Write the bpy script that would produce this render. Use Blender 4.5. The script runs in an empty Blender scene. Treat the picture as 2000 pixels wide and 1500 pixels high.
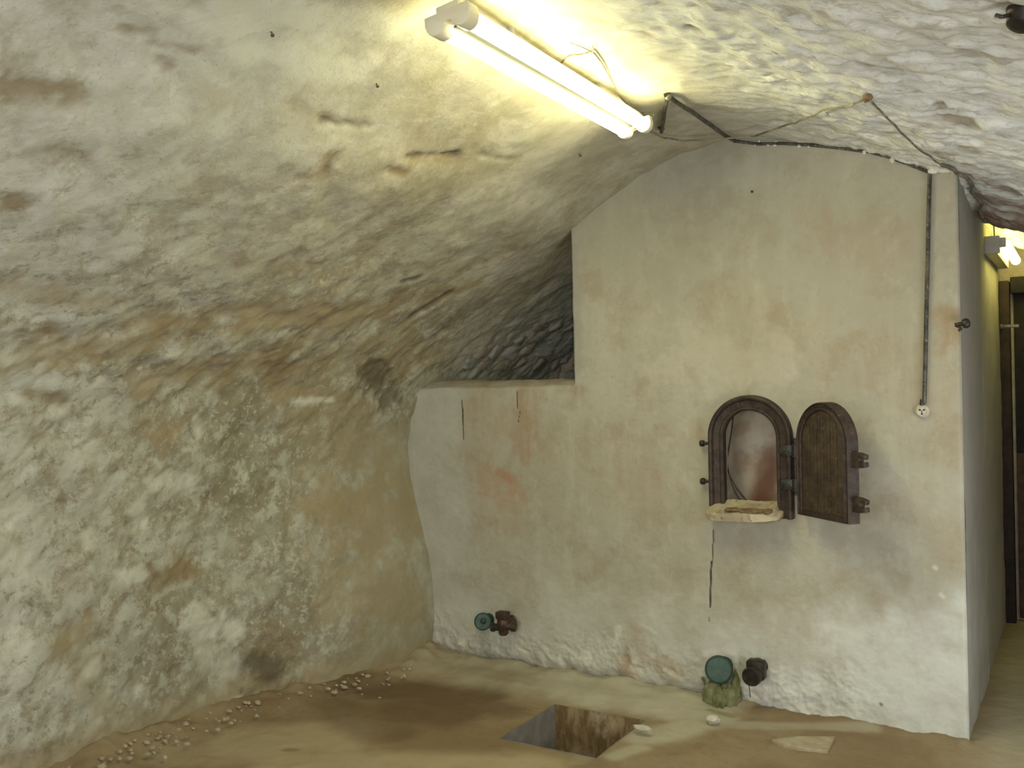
import bpy, bmesh, math, random
import numpy as np
from mathutils import Vector, Matrix

random.seed(7)
S = bpy.context.scene
C = S.collection

# ------------------------------------------------------------------ camera
FPX, TH, ROLL, EYE = 1850.0, math.radians(31.3), math.radians(1.2), 1.5
FWD = Vector((-math.sin(TH), math.cos(TH), 0)); RGT = Vector((math.cos(TH), math.sin(TH), 0)); UP = Vector((0, 0, 1))
CAM = Vector((0, 0, EYE))
cr, sr = math.cos(ROLL), math.sin(ROLL)
cx_ = RGT * cr - UP * sr
cy_ = RGT * sr + UP * cr
cz_ = -FWD
cd = bpy.data.cameras.new('camera'); cam = bpy.data.objects.new('camera', cd); C.objects.link(cam)
m = Matrix.Identity(4)
for i, a in enumerate((cx_, cy_, cz_)):
    for k in range(3): m[k][i] = a[k]
m.translation = CAM
cam.matrix_world = m
cd.sensor_width = 36.0; cd.lens = 36.0 * FPX / 2000.0; cd.clip_start = 0.02
S.camera = cam

def ray(px, py):
    dx, dy = px - 1000.0, py - 750.0
    u = dx * cr - dy * sr; v = dx * sr + dy * cr
    return FWD + RGT * (u / FPX) - UP * (v / FPX)
def on_y(px, py, Y):
    d = ray(px, py); return CAM + d * (Y / d.y)
def on_z(px, py, Z):
    d = ray(px, py); return CAM + d * ((Z - EYE) / d.z)
def on_x(px, py, X):
    d = ray(px, py); return CAM + d * (X / d.x)

# ------------------------------------------------------------------ world, lights, exposure
w = bpy.data.worlds.new('world'); S.world = w; w.use_nodes = True
w.node_tree.nodes['Background'].inputs[0].default_value = (0.75, 0.8, 0.9, 1)
w.node_tree.nodes['Background'].inputs[1].default_value = 0.05
S.view_settings.view_transform = 'Standard'; S.view_settings.look = 'None'
S.view_settings.exposure = 0.02; S.view_settings.gamma = 1.0
S.view_settings.use_curve_mapping = False
TUBE = 33.0            # radiance of the fluorescent tubes
TUBE_COL = (1.0, 0.94, 0.52)
FLASH_W = 74.0
REAR_W = 56.0
SIDE_W = 22.0
fl = bpy.data.lights.new('camera_flash', 'POINT'); fl.energy = FLASH_W; fl.color = (0.97, 0.98, 1.0); fl.shadow_soft_size = 0.025
fo = bpy.data.objects.new('camera_flash', fl); C.objects.link(fo); fo.location = CAM + RGT * 0.05 + UP * 0.06 - FWD * 0.03
al = bpy.data.lights.new('rear_fill', 'AREA'); al.energy = REAR_W; al.color = (0.93, 0.96, 1.0); al.shape = 'RECTANGLE'; al.size = 2.4; al.size_y = 1.7  # added unseen fill behind the camera for general ambient light
ao = bpy.data.objects.new('rear_fill', al); C.objects.link(ao); ao.location = (-1.2, -2.7, 1.25); ao.rotation_euler = (math.radians(90), 0, 0)

sl = bpy.data.lights.new('side_fill', 'AREA'); sl.energy = SIDE_W; sl.color = (0.95, 0.97, 1.0); sl.shape = 'RECTANGLE'; sl.size = 0.9; sl.size_y = 1.7  # added fill at the right wall for vat side and ceiling; no doorway
so_ = bpy.data.objects.new('side_fill', sl); C.objects.link(so_); so_.location = (0.66, 3.3, 1.0); so_.rotation_euler = (0, math.radians(90), 0)
so_.rotation_euler = Vector((-1, 0.2, 0.25)).to_track_quat('-Z', 'Z').to_euler()

# ------------------------------------------------------------------ numpy noise
_rs = np.random.RandomState(11)
_perm = _rs.permutation(256).astype(np.int64); _perm = np.concatenate([_perm, _perm, _perm])
_g = _rs.normal(size=(256, 3)); _g /= np.linalg.norm(_g, axis=1)[:, None]
_g = _g.astype(np.float32)
def perlin(P):
    P = np.asarray(P, np.float32)
    f = np.floor(P); I = f.astype(np.int64) & 255; F = P - f
    U = F * F * F * (F * (F * 6 - 15) + 10)
    out = np.zeros(len(P), np.float32)
    for i in (0, 1):
        for j in (0, 1):
            for k in (0, 1):
                h = _perm[_perm[_perm[I[:, 0] + i] + I[:, 1] + j] + I[:, 2] + k] & 255
                g = _g[h]
                d = g[:, 0] * (F[:, 0] - i) + g[:, 1] * (F[:, 1] - j) + g[:, 2] * (F[:, 2] - k)
                wgt = (U[:, 0] if i else 1 - U[:, 0]) * (U[:, 1] if j else 1 - U[:, 1]) * (U[:, 2] if k else 1 - U[:, 2])
                out += d * wgt
    return out * 1.6
def fbm(P, freq, octv=4, rough=0.5, off=0.0):
    P = np.asarray(P, np.float32) * freq + off
    a, o, s = 1.0, 0, 0
    for _ in range(octv):
        o = o + a * perlin(P); s += a; a *= rough; P = P * 2.03 + 17.3
    return o / s
def sst(a, b, x):
    t = np.clip((x - a) / (b - a), 0, 1); return t * t * (3 - 2 * t)

# ------------------------------------------------------------------ object helpers
def tag(o, label=None, cat=None, group=None, kind=None):
    if label: o['label'] = label
    if cat: o['category'] = cat
    if group: o['group'] = group
    if kind: o['kind'] = kind
    return o
def empty(name, loc, label=None, cat=None, group=None, kind=None):
    o = bpy.data.objects.new(name, None); C.objects.link(o); o.location = loc; o.empty_display_size = 0.05
    return tag(o, label, cat, group, kind)
def root_loc(p):
    v = Vector((0, 0, 0))
    while p is not None:
        v += Vector(p.location); p = p.parent
    return v
def mesh(name, V, F, mat, parent=None, smooth=True):
    """link world-space vertices V and faces F as ONE mesh object"""
    V = np.asarray(V, np.float64)
    if parent is not None: V = V - np.array(root_loc(parent))
    me = bpy.data.meshes.new(name)
    me.from_pydata(V.tolist(), [], [tuple(f) for f in F]); me.update()
    if smooth: me.polygons.foreach_set('use_smooth', [True] * len(me.polygons))
    me.materials.append(mat)
    o = bpy.data.objects.new(name, me); C.objects.link(o)
    if parent is not None: o.parent = parent
    return o
def grid_mesh(name, V, quads, mat, normals=None, parent=None):
    V = np.asarray(V, np.float32); quads = np.asarray(quads, np.int32)
    me = bpy.data.meshes.new(name)
    me.vertices.add(len(V)); me.vertices.foreach_set('co', V.ravel())
    me.loops.add(quads.size); me.loops.foreach_set('vertex_index', quads.ravel())
    me.polygons.add(len(quads))
    me.polygons.foreach_set('loop_start', np.arange(0, quads.size, 4, dtype=np.int32))
    me.polygons.foreach_set('use_smooth', np.ones(len(quads), bool))
    me.update(calc_edges=True); me.validate()
    if normals is not None: me.normals_split_custom_set_from_vertices(normals.tolist())
    me.materials.append(mat)
    o = bpy.data.objects.new(name, me); C.objects.link(o)
    if parent is not None: o.parent = parent
    return o
def set_attr(o, name, arr):
    a = o.data.attributes.new(name, 'FLOAT', 'POINT'); a.data.foreach_set('value', np.asarray(arr, np.float32))
def bm_obj(name, bm, mat, parent=None, bevel=0.0, seg=2, smooth=True):
    """bm in world coordinates"""
    if bevel > 0:
        bmesh.ops.bevel(bm, geom=list(bm.edges), offset=bevel, segments=seg, affect='EDGES', profile=0.5)
    if parent is not None: bmesh.ops.translate(bm, verts=bm.verts, vec=-root_loc(parent))
    bmesh.ops.recalc_face_normals(bm, faces=bm.faces)
    me = bpy.data.meshes.new(name); bm.to_mesh(me); bm.free()
    if smooth:
        me.polygons.foreach_set('use_smooth', [True] * len(me.polygons))
        try: me.set_sharp_from_angle(angle=math.radians(40))
        except Exception: pass
    me.materials.append(mat)
    o = bpy.data.objects.new(name, me); C.objects.link(o)
    if parent is not None: o.parent = parent
    return o
def add_box(bm, c, size, rot=None):
    M = Matrix.Translation(c) @ (rot.to_4x4() if rot else Matrix.Identity(4)) @ Matrix.Diagonal((size[0], size[1], size[2], 1))
    return bmesh.ops.create_cube(bm, size=1.0, matrix=M)['verts']
def frame_of(axis):
    a = Vector(axis).normalized()
    s = Vector((0, 0, 1)) if abs(a.z) < 0.9 else Vector((1, 0, 0))
    x = s.cross(a).normalized(); y = a.cross(x)
    return x, y, a
def add_lathe(bm, base, axis, prof, seg=28):
    """prof: list of (radius, height along axis)"""
    x, y, a = frame_of(axis); base = Vector(base); rings = []
    for r, h in prof:
        if r < 1e-6: rings.append([bm.verts.new(base + a * h)])
        else: rings.append([bm.verts.new(base + a * h + (x * math.cos(t) + y * math.sin(t)) * r) for t in [2 * math.pi * k / seg for k in range(seg)]])
    for p, q in zip(rings, rings[1:]):
        for k in range(seg):
            k2 = (k + 1) % seg
            if len(p) == 1 and len(q) == 1: continue
            if len(p) == 1: bm.faces.new((p[0], q[k], q[k2]))
            elif len(q) == 1: bm.faces.new((p[k2], p[k], q[0]))
            else: bm.faces.new((p[k], q[k], q[k2], p[k2]))
    for rg in (rings[0], rings[-1]):
        if len(rg) > 1:
            try: bm.faces.new(rg)
            except ValueError: pass
def catmull(P, n=8):
    P = [Vector(p) for p in P]; out = []
    for i in range(len(P) - 1):
        p0 = P[max(i - 1, 0)]; p1 = P[i]; p2 = P[i + 1]; p3 = P[min(i + 2, len(P) - 1)]
        for k in range(n):
            t = k / n
            out.append(0.5 * ((2 * p1) + (p2 - p0) * t + (2 * p0 - 5 * p1 + 4 * p2 - p3) * t * t + (3 * p1 - p0 - 3 * p2 + p3) * t ** 3))
    out.append(P[-1]); return out
def add_tube(bm, pts, r, seg=8):
    pts = [Vector(p) for p in pts]; rings = []
    rr = r if callable(r) else (lambda t: r)
    prev = None
    for i, p in enumerate(pts):
        d = (pts[min(i + 1, len(pts) - 1)] - pts[max(i - 1, 0)]).normalized()
        if prev is None: x, y, _ = frame_of(d)
        else:
            x = (prev - d * prev.dot(d)).normalized(); y = d.cross(x)
        prev = x
        R = rr(i / max(1, len(pts) - 1))
        rings.append([bm.verts.new(p + (x * math.cos(2 * math.pi * k / seg) + y * math.sin(2 * math.pi * k / seg)) * R) for k in range(seg)])
    for p, q in zip(rings, rings[1:]):
        for k in range(seg): bm.faces.new((p[k], p[(k + 1) % seg], q[(k + 1) % seg], q[k]))
    bm.faces.new(rings[0]); bm.faces.new(rings[-1])
def add_blob(bm, c, size, amp=0.25, sub=2, seed=0, freq=1.6):
    vs = bmesh.ops.create_icosphere(bm, subdivisions=sub, radius=1.0)['verts']
    P = np.array([v.co for v in vs])
    n = fbm(P, freq, 3, 0.5, off=seed * 7.31)
    for v, k in zip(vs, n):
        q = v.co * (1 + amp * float(k) * 2)
        v.co = Vector((q.x * size[0], q.y * size[1], q.z * size[2])) + Vector(c)
    return vs

# ------------------------------------------------------------------ materials
class NT:
    def __init__(s, name, rough=0.9, spec=0.3):
        s.m = bpy.data.materials.new(name); s.m.use_nodes = True; s.t = s.m.node_tree; s.n = s.t.nodes; s.l = s.t.links
        s.b = s.n['Principled BSDF']; s.b.inputs['Roughness'].default_value = rough
        s.b.inputs['Specular IOR Level'].default_value = spec
        s.co = s.n.new('ShaderNodeTexCoord').outputs['Object']
    def set(s, sock, v):
        if hasattr(v, 'is_linked') or hasattr(v, 'links'): s.l.new(v, sock)
        elif isinstance(v, tuple) and len(v) == 3 and sock.type == 'RGBA': sock.default_value = (*v, 1)
        else: sock.default_value = v
    def map(s, scale=(1, 1, 1), loc=(0, 0, 0)):
        n = s.n.new('ShaderNodeMapping'); s.l.new(s.co, n.inputs['Vector']); n.inputs['Scale'].default_value = scale; n.inputs['Location'].default_value = loc
        return n.outputs[0]
    def noise(s, scale, detail=5, rough=0.55, dist=0.0, co=None):
        n = s.n.new('ShaderNodeTexNoise'); s.l.new(co if co is not None else s.co, n.inputs['Vector'])
        n.inputs['Scale'].default_value = scale; n.inputs['Detail'].default_value = detail; n.inputs['Roughness'].default_value = rough; n.inputs['Distortion'].default_value = dist
        return n.outputs['Fac']
    def voro(s, scale, co=None, feat='F1'):
        n = s.n.new('ShaderNodeTexVoronoi'); n.feature = feat; s.l.new(co if co is not None else s.co, n.inputs['Vector']); n.inputs['Scale'].default_value = scale
        return n.outputs['Distance']
    def rng(s, x, a, b, c=0.0, d=1.0):
        n = s.n.new('ShaderNodeMapRange'); n.interpolation_type = 'SMOOTHSTEP'; s.set(n.inputs[0], x)
        n.inputs[1].default_value = a; n.inputs[2].default_value = b; n.inputs[3].default_value = c; n.inputs[4].default_value = d
        return n.outputs[0]
    def mix(s, f, a, b, mode='MIX'):
        n = s.n.new('ShaderNodeMix'); n.data_type = 'RGBA'; n.blend_type = mode
        s.set(n.inputs[0], f); s.set(n.inputs[6], a); s.set(n.inputs[7], b); return n.outputs[2]
    def math(s, op, a, b=0.0, clamp=False):
        n = s.n.new('ShaderNodeMath'); n.operation = op; n.use_clamp = clamp; s.set(n.inputs[0], a); s.set(n.inputs[1], b); return n.outputs[0]
    def attr(s, name):
        n = s.n.new('ShaderNodeAttribute'); n.attribute_name = name; return n.outputs['Fac']
    def bump(s, h, strength=0.4, dist=0.01, prev=None):
        n = s.n.new('ShaderNodeBump'); n.inputs['Strength'].default_value = strength; n.inputs['Distance'].default_value = dist; s.l.new(h, n.inputs['Height'])
        if prev is not None: s.l.new(prev, n.inputs['Normal'])
        s.l.new(n.outputs[0], s.b.inputs['Normal']); return n.outputs[0]
    def col(s, c): s.set(s.b.inputs['Base Color'], c)
def simple(name, c1, c2, scale=20, rough=0.6, metal=0.0, bump=0.2, bdist=0.003, spec=0.4, speck=None):
    t = NT(name, rough, spec); f = t.rng(t.noise(scale, 6, 0.65), 0.35, 0.68); c = t.mix(f, c1, c2)
    if speck: c = t.mix(t.rng(t.noise(scale * 4, 4, 0.7), 0.58, 0.72), c, speck)
    t.col(c); t.b.inputs['Metallic'].default_value = metal
    if bump: t.bump(t.noise(scale * 3, 5, 0.6), bump, bdist)
    return t.m
def emit(name, col, strength):
    t = NT(name, 0.4); t.col((0.8, 0.8, 0.75)); t.b.inputs['Emission Color'].default_value = (*col, 1); t.b.inputs['Emission Strength'].default_value = strength
    return t.m

def vault_material():
    t = NT('lime_plaster_vault', 0.92, 0.2)
    big = t.rng(t.noise(1.1, 4, 0.55), 0.38, 0.62)
    mid = t.rng(t.noise(4.5, 7, 0.68, 0.4), 0.44, 0.60)
    fine = t.rng(t.noise(17, 7, 0.7), 0.42, 0.64)
    c = t.mix(big, (0.39, 0.36, 0.25), (0.45, 0.435, 0.335))
    c = t.mix(t.math('MULTIPLY', mid, 0.6), c, (0.60, 0.58, 0.49))
    c = t.mix(t.math('MULTIPLY', fine, 0.35), c, (0.34, 0.30, 0.22))
    c = t.mix(t.math('MULTIPLY', t.attr('rough'), t.rng(t.noise(1.9, 5, 0.6, 0.3, t.map((1, 1, 1), (4, 4, 1))), 0.44, 0.64, 0, 0.75)), c, (0.265, 0.225, 0.14))
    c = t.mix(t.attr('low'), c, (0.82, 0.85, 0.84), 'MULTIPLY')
    # pale lime bloom and painted brightness, damp brown, dark hollows and smooth olive render and painted shade where they lie on the vault
    c = t.mix(t.math('MULTIPLY', t.attr('cool'), t.rng(t.noise(9, 6, 0.65), 0.3, 0.6, 0.5, 1.0)), c, (0.64, 0.665, 0.60))
    c = t.mix(t.math('MULTIPLY', t.attr('lime'), t.rng(t.noise(8, 6, 0.65), 0.28, 0.55, 0.55, 1.0)), c, (0.80, 0.82, 0.79))
    c = t.mix(t.math('MULTIPLY', t.attr('lime'), t.rng(t.noise(1.0, 6, 0.7, 0.4, t.map((7, 17, 12))), 0.53, 0.66, 0, 0.6)), c, (0.44, 0.40, 0.31))
    c = t.mix(t.math('MULTIPLY', t.attr('lime'), t.rng(t.noise(1.0, 6, 0.7, 0.4, t.map((16, 40, 30), (3, 1, 7))), 0.54, 0.66, 0, 0.6)), c, (0.36, 0.325, 0.25))
    c = t.mix(t.math('MULTIPLY', t.attr('rough'), t.rng(t.noise(6.5, 8, 0.75, 0.3), 0.45, 0.60, 0, 0.7)), c, (0.265, 0.225, 0.145))
    c = t.mix(t.math('MULTIPLY', t.attr('rough'), t.rng(t.noise(8.5, 7, 0.7, 0.2, t.map((1, 1, 1), (5, 3, 9))), 0.50, 0.62, 0, 0.75)), c, (0.49, 0.51, 0.43))
    c = t.mix(t.math('MULTIPLY', t.attr('rough'), t.rng(t.noise(23, 6, 0.75, 0.3, t.map((1, 1, 1), (2, 7, 4))), 0.53, 0.62, 0, 0.7)), c, (0.52, 0.53, 0.45))
    c = t.mix(t.math('MULTIPLY', t.attr('rough'), t.rng(t.noise(19, 6, 0.75, 0.3, t.map((1, 1, 1), (9, 1, 2))), 0.55, 0.64, 0, 0.6)), c, (0.21, 0.18, 0.115))
    c = t.mix(t.math('MULTIPLY', t.attr('olive'), t.rng(t.noise(7, 5, 0.6), 0.25, 0.55, 0.65, 1.0)), c, (0.33, 0.265, 0.145))
    c = t.mix(t.attr('brown'), c, (0.24, 0.18, 0.09))
    c = t.mix(t.attr('dark'), c, (0.13, 0.105, 0.065))
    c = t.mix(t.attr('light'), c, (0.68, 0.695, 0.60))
    c = t.mix(t.attr('red'), c, (0.22, 0.145, 0.09))
    sp = t.rng(t.noise(70, 3, 0.7), 0.62, 0.72)
    c = t.mix(t.math('MULTIPLY', sp, 0.35), c, (0.2, 0.17, 0.11))
    t.col(c)
    b = t.bump(t.noise(24, 7, 0.65), 0.45, 0.012)
    t.bump(t.noise(85, 5, 0.7), 0.3, 0.005, b)
    return t.m
def vat_material():
    t = NT('vat_render', 0.9, 0.22)
    streak = t.noise(1.0, 6, 0.6, 0.0, t.map((9, 9, 1.3)))
    big = t.rng(t.noise(1.6, 5, 0.55), 0.36, 0.64)
    c = t.mix(big, (0.40, 0.38, 0.292), (0.445, 0.432, 0.355))
    c = t.mix(t.rng(streak, 0.45, 0.7, 0, 0.35), c, (0.54, 0.53, 0.42))
    c = t.mix(t.rng(t.noise(5.5, 6, 0.65), 0.47, 0.66, 0, 0.65), c, (0.36, 0.31, 0.215))
    c = t.mix(t.rng(t.noise(30, 5, 0.7), 0.5, 0.7, 0, 0.32), c, (0.33, 0.29, 0.20))
    c = t.mix(t.rng(t.noise(12, 6, 0.7, 0.2, t.map((1, 1, 0.6), (2, 2, 2))), 0.52, 0.68, 0, 0.35), c, (0.54, 0.53, 0.44))
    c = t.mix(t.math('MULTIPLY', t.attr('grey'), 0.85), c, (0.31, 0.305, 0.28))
    c = t.mix(t.math('MULTIPLY', t.attr('cool'), t.rng(t.noise(6, 6, 0.65), 0.3, 0.6, 0.45, 1.0)), c, (0.68, 0.71, 0.65))
    c = t.mix(t.math('MULTIPLY', t.attr('brown'), t.rng(t.noise(1.0, 5, 0.6, 0.0, t.map((16, 16, 3))), 0.35, 0.62, 0.35, 1)), c, (0.36, 0.255, 0.15))
    c = t.mix(t.attr('red'), c, (0.42, 0.23, 0.13))
    c = t.mix(t.attr('green'), c, (0.21, 0.25, 0.11))
    c = t.mix(t.attr('light'), c, (0.72, 0.70, 0.60))
    c = t.mix(t.attr('dark'), c, (0.05, 0.045, 0.035))
    t.col(c)
    b = t.bump(t.noise(14, 6, 0.6), 0.18, 0.012)
    t.bump(t.noise(110, 4, 0.7), 0.12, 0.003, b)
    return t.m
def floor_material():
    t = NT('earth_floor', 0.95, 0.12)
    big = t.rng(t.noise(1.7, 5, 0.6), 0.38, 0.62)
    c = t.mix(big, (0.25, 0.185, 0.105), (0.32, 0.255, 0.155))
    c = t.mix(t.rng(t.noise(11, 6, 0.7), 0.48, 0.66, 0, 0.5), c, (0.235, 0.17, 0.095))
    c = t.mix(t.attr('tan'), c, (0.45, 0.385, 0.25))
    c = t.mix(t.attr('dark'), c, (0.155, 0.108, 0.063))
    c = t.mix(t.math('MULTIPLY', t.attr('light'), t.rng(t.noise(8, 6, 0.65), 0.28, 0.6, 0.75, 1)), c, (0.49, 0.47, 0.36))
    c = t.mix(t.attr('green'), c, (0.21, 0.23, 0.09))
    c = t.mix(t.rng(t.noise(60, 4, 0.7), 0.64, 0.74, 0, 0.4), c, (0.5, 0.44, 0.32))
    t.col(c)
    b = t.bump(t.noise(16, 7, 0.65), 0.35, 0.015)
    t.bump(t.noise(90, 5, 0.7), 0.3, 0.004, b)
    return t.m
M_vault, M_vat, M_floor = vault_material(), vat_material(), floor_material()
M_rust = simple('rusted_iron', (0.036, 0.025, 0.021), (0.075, 0.050, 0.037), 24, 0.62, 0.25, 0.4, 0.003, 0.5, (0.16, 0.11, 0.075))
M_rust_face = simple('rusted_plate', (0.055, 0.038, 0.028), (0.105, 0.075, 0.048), 16, 0.6, 0.2, 0.4, 0.003, 0.5, (0.20, 0.155, 0.10))
M_iron = simple('dark_iron', (0.022, 0.024, 0.022), (0.06, 0.055, 0.045), 40, 0.4, 0.5, 0.3, 0.002, 0.5, (0.2, 0.19, 0.16))
M_green = simple('verdigris_bronze', (0.034, 0.072, 0.056), (0.06, 0.105, 0.082), 26, 0.5, 0.25, 0.3, 0.002, 0.5, (0.10, 0.11, 0.07))
M_dkgreen = simple('dark_patina', (0.018, 0.036, 0.030), (0.035, 0.055, 0.042), 30, 0.5, 0.3, 0.3, 0.002)
M_crust = simple('mossy_crust', (0.15, 0.165, 0.07), (0.27, 0.27, 0.145), 18, 0.9, 0, 0.6, 0.006, 0.2, (0.09, 0.10, 0.035))
M_brown = simple('brown_bronze', (0.055, 0.033, 0.022), (0.10, 0.062, 0.040), 30, 0.45, 0.35, 0.3, 0.002)
M_black = simple('blackened_bronze', (0.020, 0.017, 0.014), (0.045, 0.036, 0.028), 30, 0.42, 0.3, 0.3, 0.002)
M_white = simple('cream_enamel', (0.78, 0.73, 0.52), (0.82, 0.78, 0.60), 8, 0.45, 0, 0.05)
M_olive = simple('yellowed_enamel', (0.50, 0.46, 0.26), (0.58, 0.54, 0.33), 8, 0.5, 0, 0.05)
M_greyen = simple('grey_enamel', (0.36, 0.35, 0.32), (0.45, 0.44, 0.40), 8, 0.5, 0, 0.05)
M_tube = emit('fluorescent_tube', TUBE_COL, TUBE)
M_tube2 = emit('corridor_tube', (1.0, 0.86, 0.22), 15.0)
M_cable = simple('dirty_cable', (0.10, 0.085, 0.06), (0.25, 0.22, 0.16), 30, 0.7, 0, 0.2, 0.001)
M_pale = simple('pale_cable', (0.36, 0.32, 0.22), (0.13, 0.115, 0.08), 7, 0.6, 0, 0.1, 0.001)
M_conduit = simple('black_conduit', (0.035, 0.033, 0.028), (0.12, 0.11, 0.09), 22, 0.45, 0.3, 0.2, 0.001, 0.5, (0.42, 0.41, 0.36))
M_dab = simple('gypsum', (0.55, 0.53, 0.45), (0.68, 0.67, 0.60), 40, 0.95, 0, 0.5, 0.003)
M_socket = simple('aged_bakelite', (0.50, 0.47, 0.38), (0.58, 0.55, 0.46), 30, 0.45, 0, 0.05)
M_hole = simple('dark_hole', (0.02, 0.018, 0.015), (0.03, 0.026, 0.02), 30, 0.7, 0, 0)
M_sill = simple('worn_sill', (0.50, 0.44, 0.31), (0.36, 0.29, 0.18), 9, 0.75, 0, 0.5, 0.004, 0.4, (0.20, 0.14, 0.08))
M_lip = simple('ledge_mortar', (0.45, 0.42, 0.35), (0.33, 0.29, 0.22), 7, 0.92, 0, 0.5, 0.006, 0.2)
M_inner = NT('tank_lining', 0.75, 0.3)
_t = M_inner
_c = _t.mix(_t.rng(_t.noise(4, 5, 0.6), 0.35, 0.65), (0.56, 0.45, 0.33), (0.72, 0.66, 0.53))
_c = _t.mix(_t.rng(_t.noise(9, 5, 0.65), 0.5, 0.7, 0, 0.6), _c, (0.40, 0.27, 0.16))
_c = _t.mix(_t.attr('red'), _c, (0.17, 0.07, 0.04)); _t.col(_c); _t.bump(_t.noise(20, 5, 0.6), 0.2, 0.005); M_inner = _t.m
M_reveal = simple('hatch_reveal_render', (0.50, 0.46, 0.36), (0.40, 0.34, 0.25), 9, 0.85, 0, 0.3, 0.004)
M_stone = simple('rubble_stone', (0.42, 0.365, 0.29), (0.60, 0.54, 0.45), 9, 0.92, 0, 0.7, 0.008, 0.25, (0.33, 0.29, 0.23))
M_stone2 = simple('grey_rubble_stone', (0.42, 0.41, 0.38), (0.60, 0.585, 0.55), 9, 0.92, 0, 0.7, 0.008, 0.25, (0.34, 0.33, 0.30))
M_rubmort = simple('crumbled_mortar', (0.42, 0.36, 0.28), (0.56, 0.50, 0.40), 12, 0.95, 0, 0.8, 0.012, 0.2)
M_frag = simple('plaster_fragment', (0.36, 0.31, 0.20), (0.46, 0.41, 0.29), 14, 0.93, 0, 0.5, 0.005, 0.2)
M_chip = simple('white_plaster_chip', (0.50, 0.48, 0.38), (0.60, 0.58, 0.47), 20, 0.93, 0, 0.4, 0.004, 0.2)
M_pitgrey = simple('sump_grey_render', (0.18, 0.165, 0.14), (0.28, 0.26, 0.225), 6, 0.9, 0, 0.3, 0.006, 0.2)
M_pitbrown = NT('sump_stained_render', 0.9, 0.2)
_t = M_pitbrown; _c = _t.mix(_t.rng(_t.noise(9, 5, 0.65, 0, _t.map((2, 2, 0.7))), 0.40, 0.62), (0.17, 0.11, 0.05), (0.33, 0.25, 0.13))
_c = _t.mix(_t.rng(_t.noise(7, 6, 0.6, 0.5, _t.map((1, 1, 1), (3, 8, 2))), 0.53, 0.68, 0, 0.7), _c, (0.46, 0.41, 0.29)); _t.col(_c); _t.bump(_t.noise(25, 5, 0.6), 0.4, 0.01); M_pitbrown = _t.m
M_wood = simple('dark_door_wood', (0.018, 0.012, 0.010), (0.04, 0.026, 0.020), 12, 0.8, 0, 0.3, 0.003)
M_redwood = simple('reddish_door_wood', (0.05, 0.028, 0.022), (0.09, 0.055, 0.043), 12, 0.8, 0, 0.3, 0.003)
M_blackwood = simple('blackened_boards', (0.012, 0.011, 0.010), (0.024, 0.021, 0.019), 12, 0.85, 0, 0.3, 0.003)
M_rustdirt = simple('rusty_dirt', (0.17, 0.11, 0.06), (0.30, 0.23, 0.14), 30, 0.9, 0, 0.5, 0.003, 0.2)
M_nail = simple('dull_nail', (0.12, 0.11, 0.09), (0.22, 0.2, 0.16), 60, 0.35, 0.6, 0)
M_spine = simple('dark_grey_channel', (0.07, 0.07, 0.06), (0.085, 0.085, 0.07), 8, 0.6, 0, 0)
M_rubber = simple('perished_rubber', (0.018, 0.016, 0.014), (0.04, 0.034, 0.028), 50, 0.6, 0, 0.1, 0.001)

# ------------------------------------------------------------------ the vault and walls
YF = 4.25                          # the plane of the vat front
XR, XREC, XS, XL = -0.44, -0.45, -2.22, -3.20
YSTEP, YEND = 5.17, 6.50
PROF = [(0.78, -0.06), (0.78, 0.5), (0.76, 1.0), (0.72, 1.4), (0.56, 1.78), (0.22, 2.06), (-0.12, 2.22), (-0.47, 2.335), (-0.81, 2.47),
        (-1.12, 2.565), (-1.40, 2.605), (-1.70, 2.56), (-2.0, 2.42), (-2.25, 2.245), (-2.62, 2.00), (-2.95, 1.74), (-3.17, 1.5), (-3.32, 1.2), (-3.42, 0.85), (-3.47, 0.45), (-3.50, -0.06)]
pp = np.array([(p.x, p.y) for p in catmull([(a, b, 0) for a, b in PROF], 24)])
seg = np.linalg.norm(np.diff(pp, axis=0), axis=1); cum = np.concatenate([[0], np.cumsum(seg)]); LEN = cum[-1]
NS = 470
s_ = np.linspace(0, LEN, NS)
px_ = np.interp(s_, cum, pp[:, 0]); pz_ = np.interp(s_, cum, pp[:, 1])
tx, tz = np.gradient(px_), np.gradient(pz_); tl = np.hypot(tx, tz); tx /= tl; tz /= tl
nx_, nz_ = -tz, tx                      # candidates; flip to point into the room
if (nx_[NS // 2] * 0 + nz_[NS // 2] * -1) < 0: nx_, nz_ = -nx_, -nz_
ys = np.concatenate([np.linspace(-3.0, 0.9, 40)[:-1], np.arange(0.9, YEND + 0.031, 0.0135)])
NY = len(ys)
Y2, I2 = np.meshgrid(ys, np.arange(NS), indexing='ij')
X2 = px_[I2]; Z2 = pz_[I2]; NX2 = nx_[I2]; NZ2 = nz_[I2]
X2 = X2 + sst(2.7, 4.15, Y2) * 0.36 * (1 - sst(0.2, 1.5, Z2)) * (X2 < -2)
Z2 = Z2 - (0.085 * sst(4.2, 5.1, Y2) - 0.05 * sst(5.12, 5.25, Y2)) * sst(-1.0, -0.5, X2) * (Z2 > 1.5) * 1.0
P2 = np.stack([X2.ravel(), Y2.ravel(), Z2.ravel()], 1).astype(np.float32)
xf, yf, zf = P2[:, 0], P2[:, 1], P2[:, 2]
rghL = sst(-1.9, -2.9, xf) * (1 - 0.85 * sst(3.35, 3.95, yf) * sst(1.5, 1.1, zf))          # flaky left wall, smooth render by the vat
rghR = sst(-1.5, -0.7, xf) * sst(2.0, 2.3, zf)
rgh = np.clip(rghL * (1 - 0.55 * sst(1.5, 2.1, zf)) + 0.75 * rghR, 0, 1)
d = 0.035 * fbm(P2, 0.9, 2) + 0.022 * fbm(P2, 2.6, 3, 0.5, 3.1)
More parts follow.
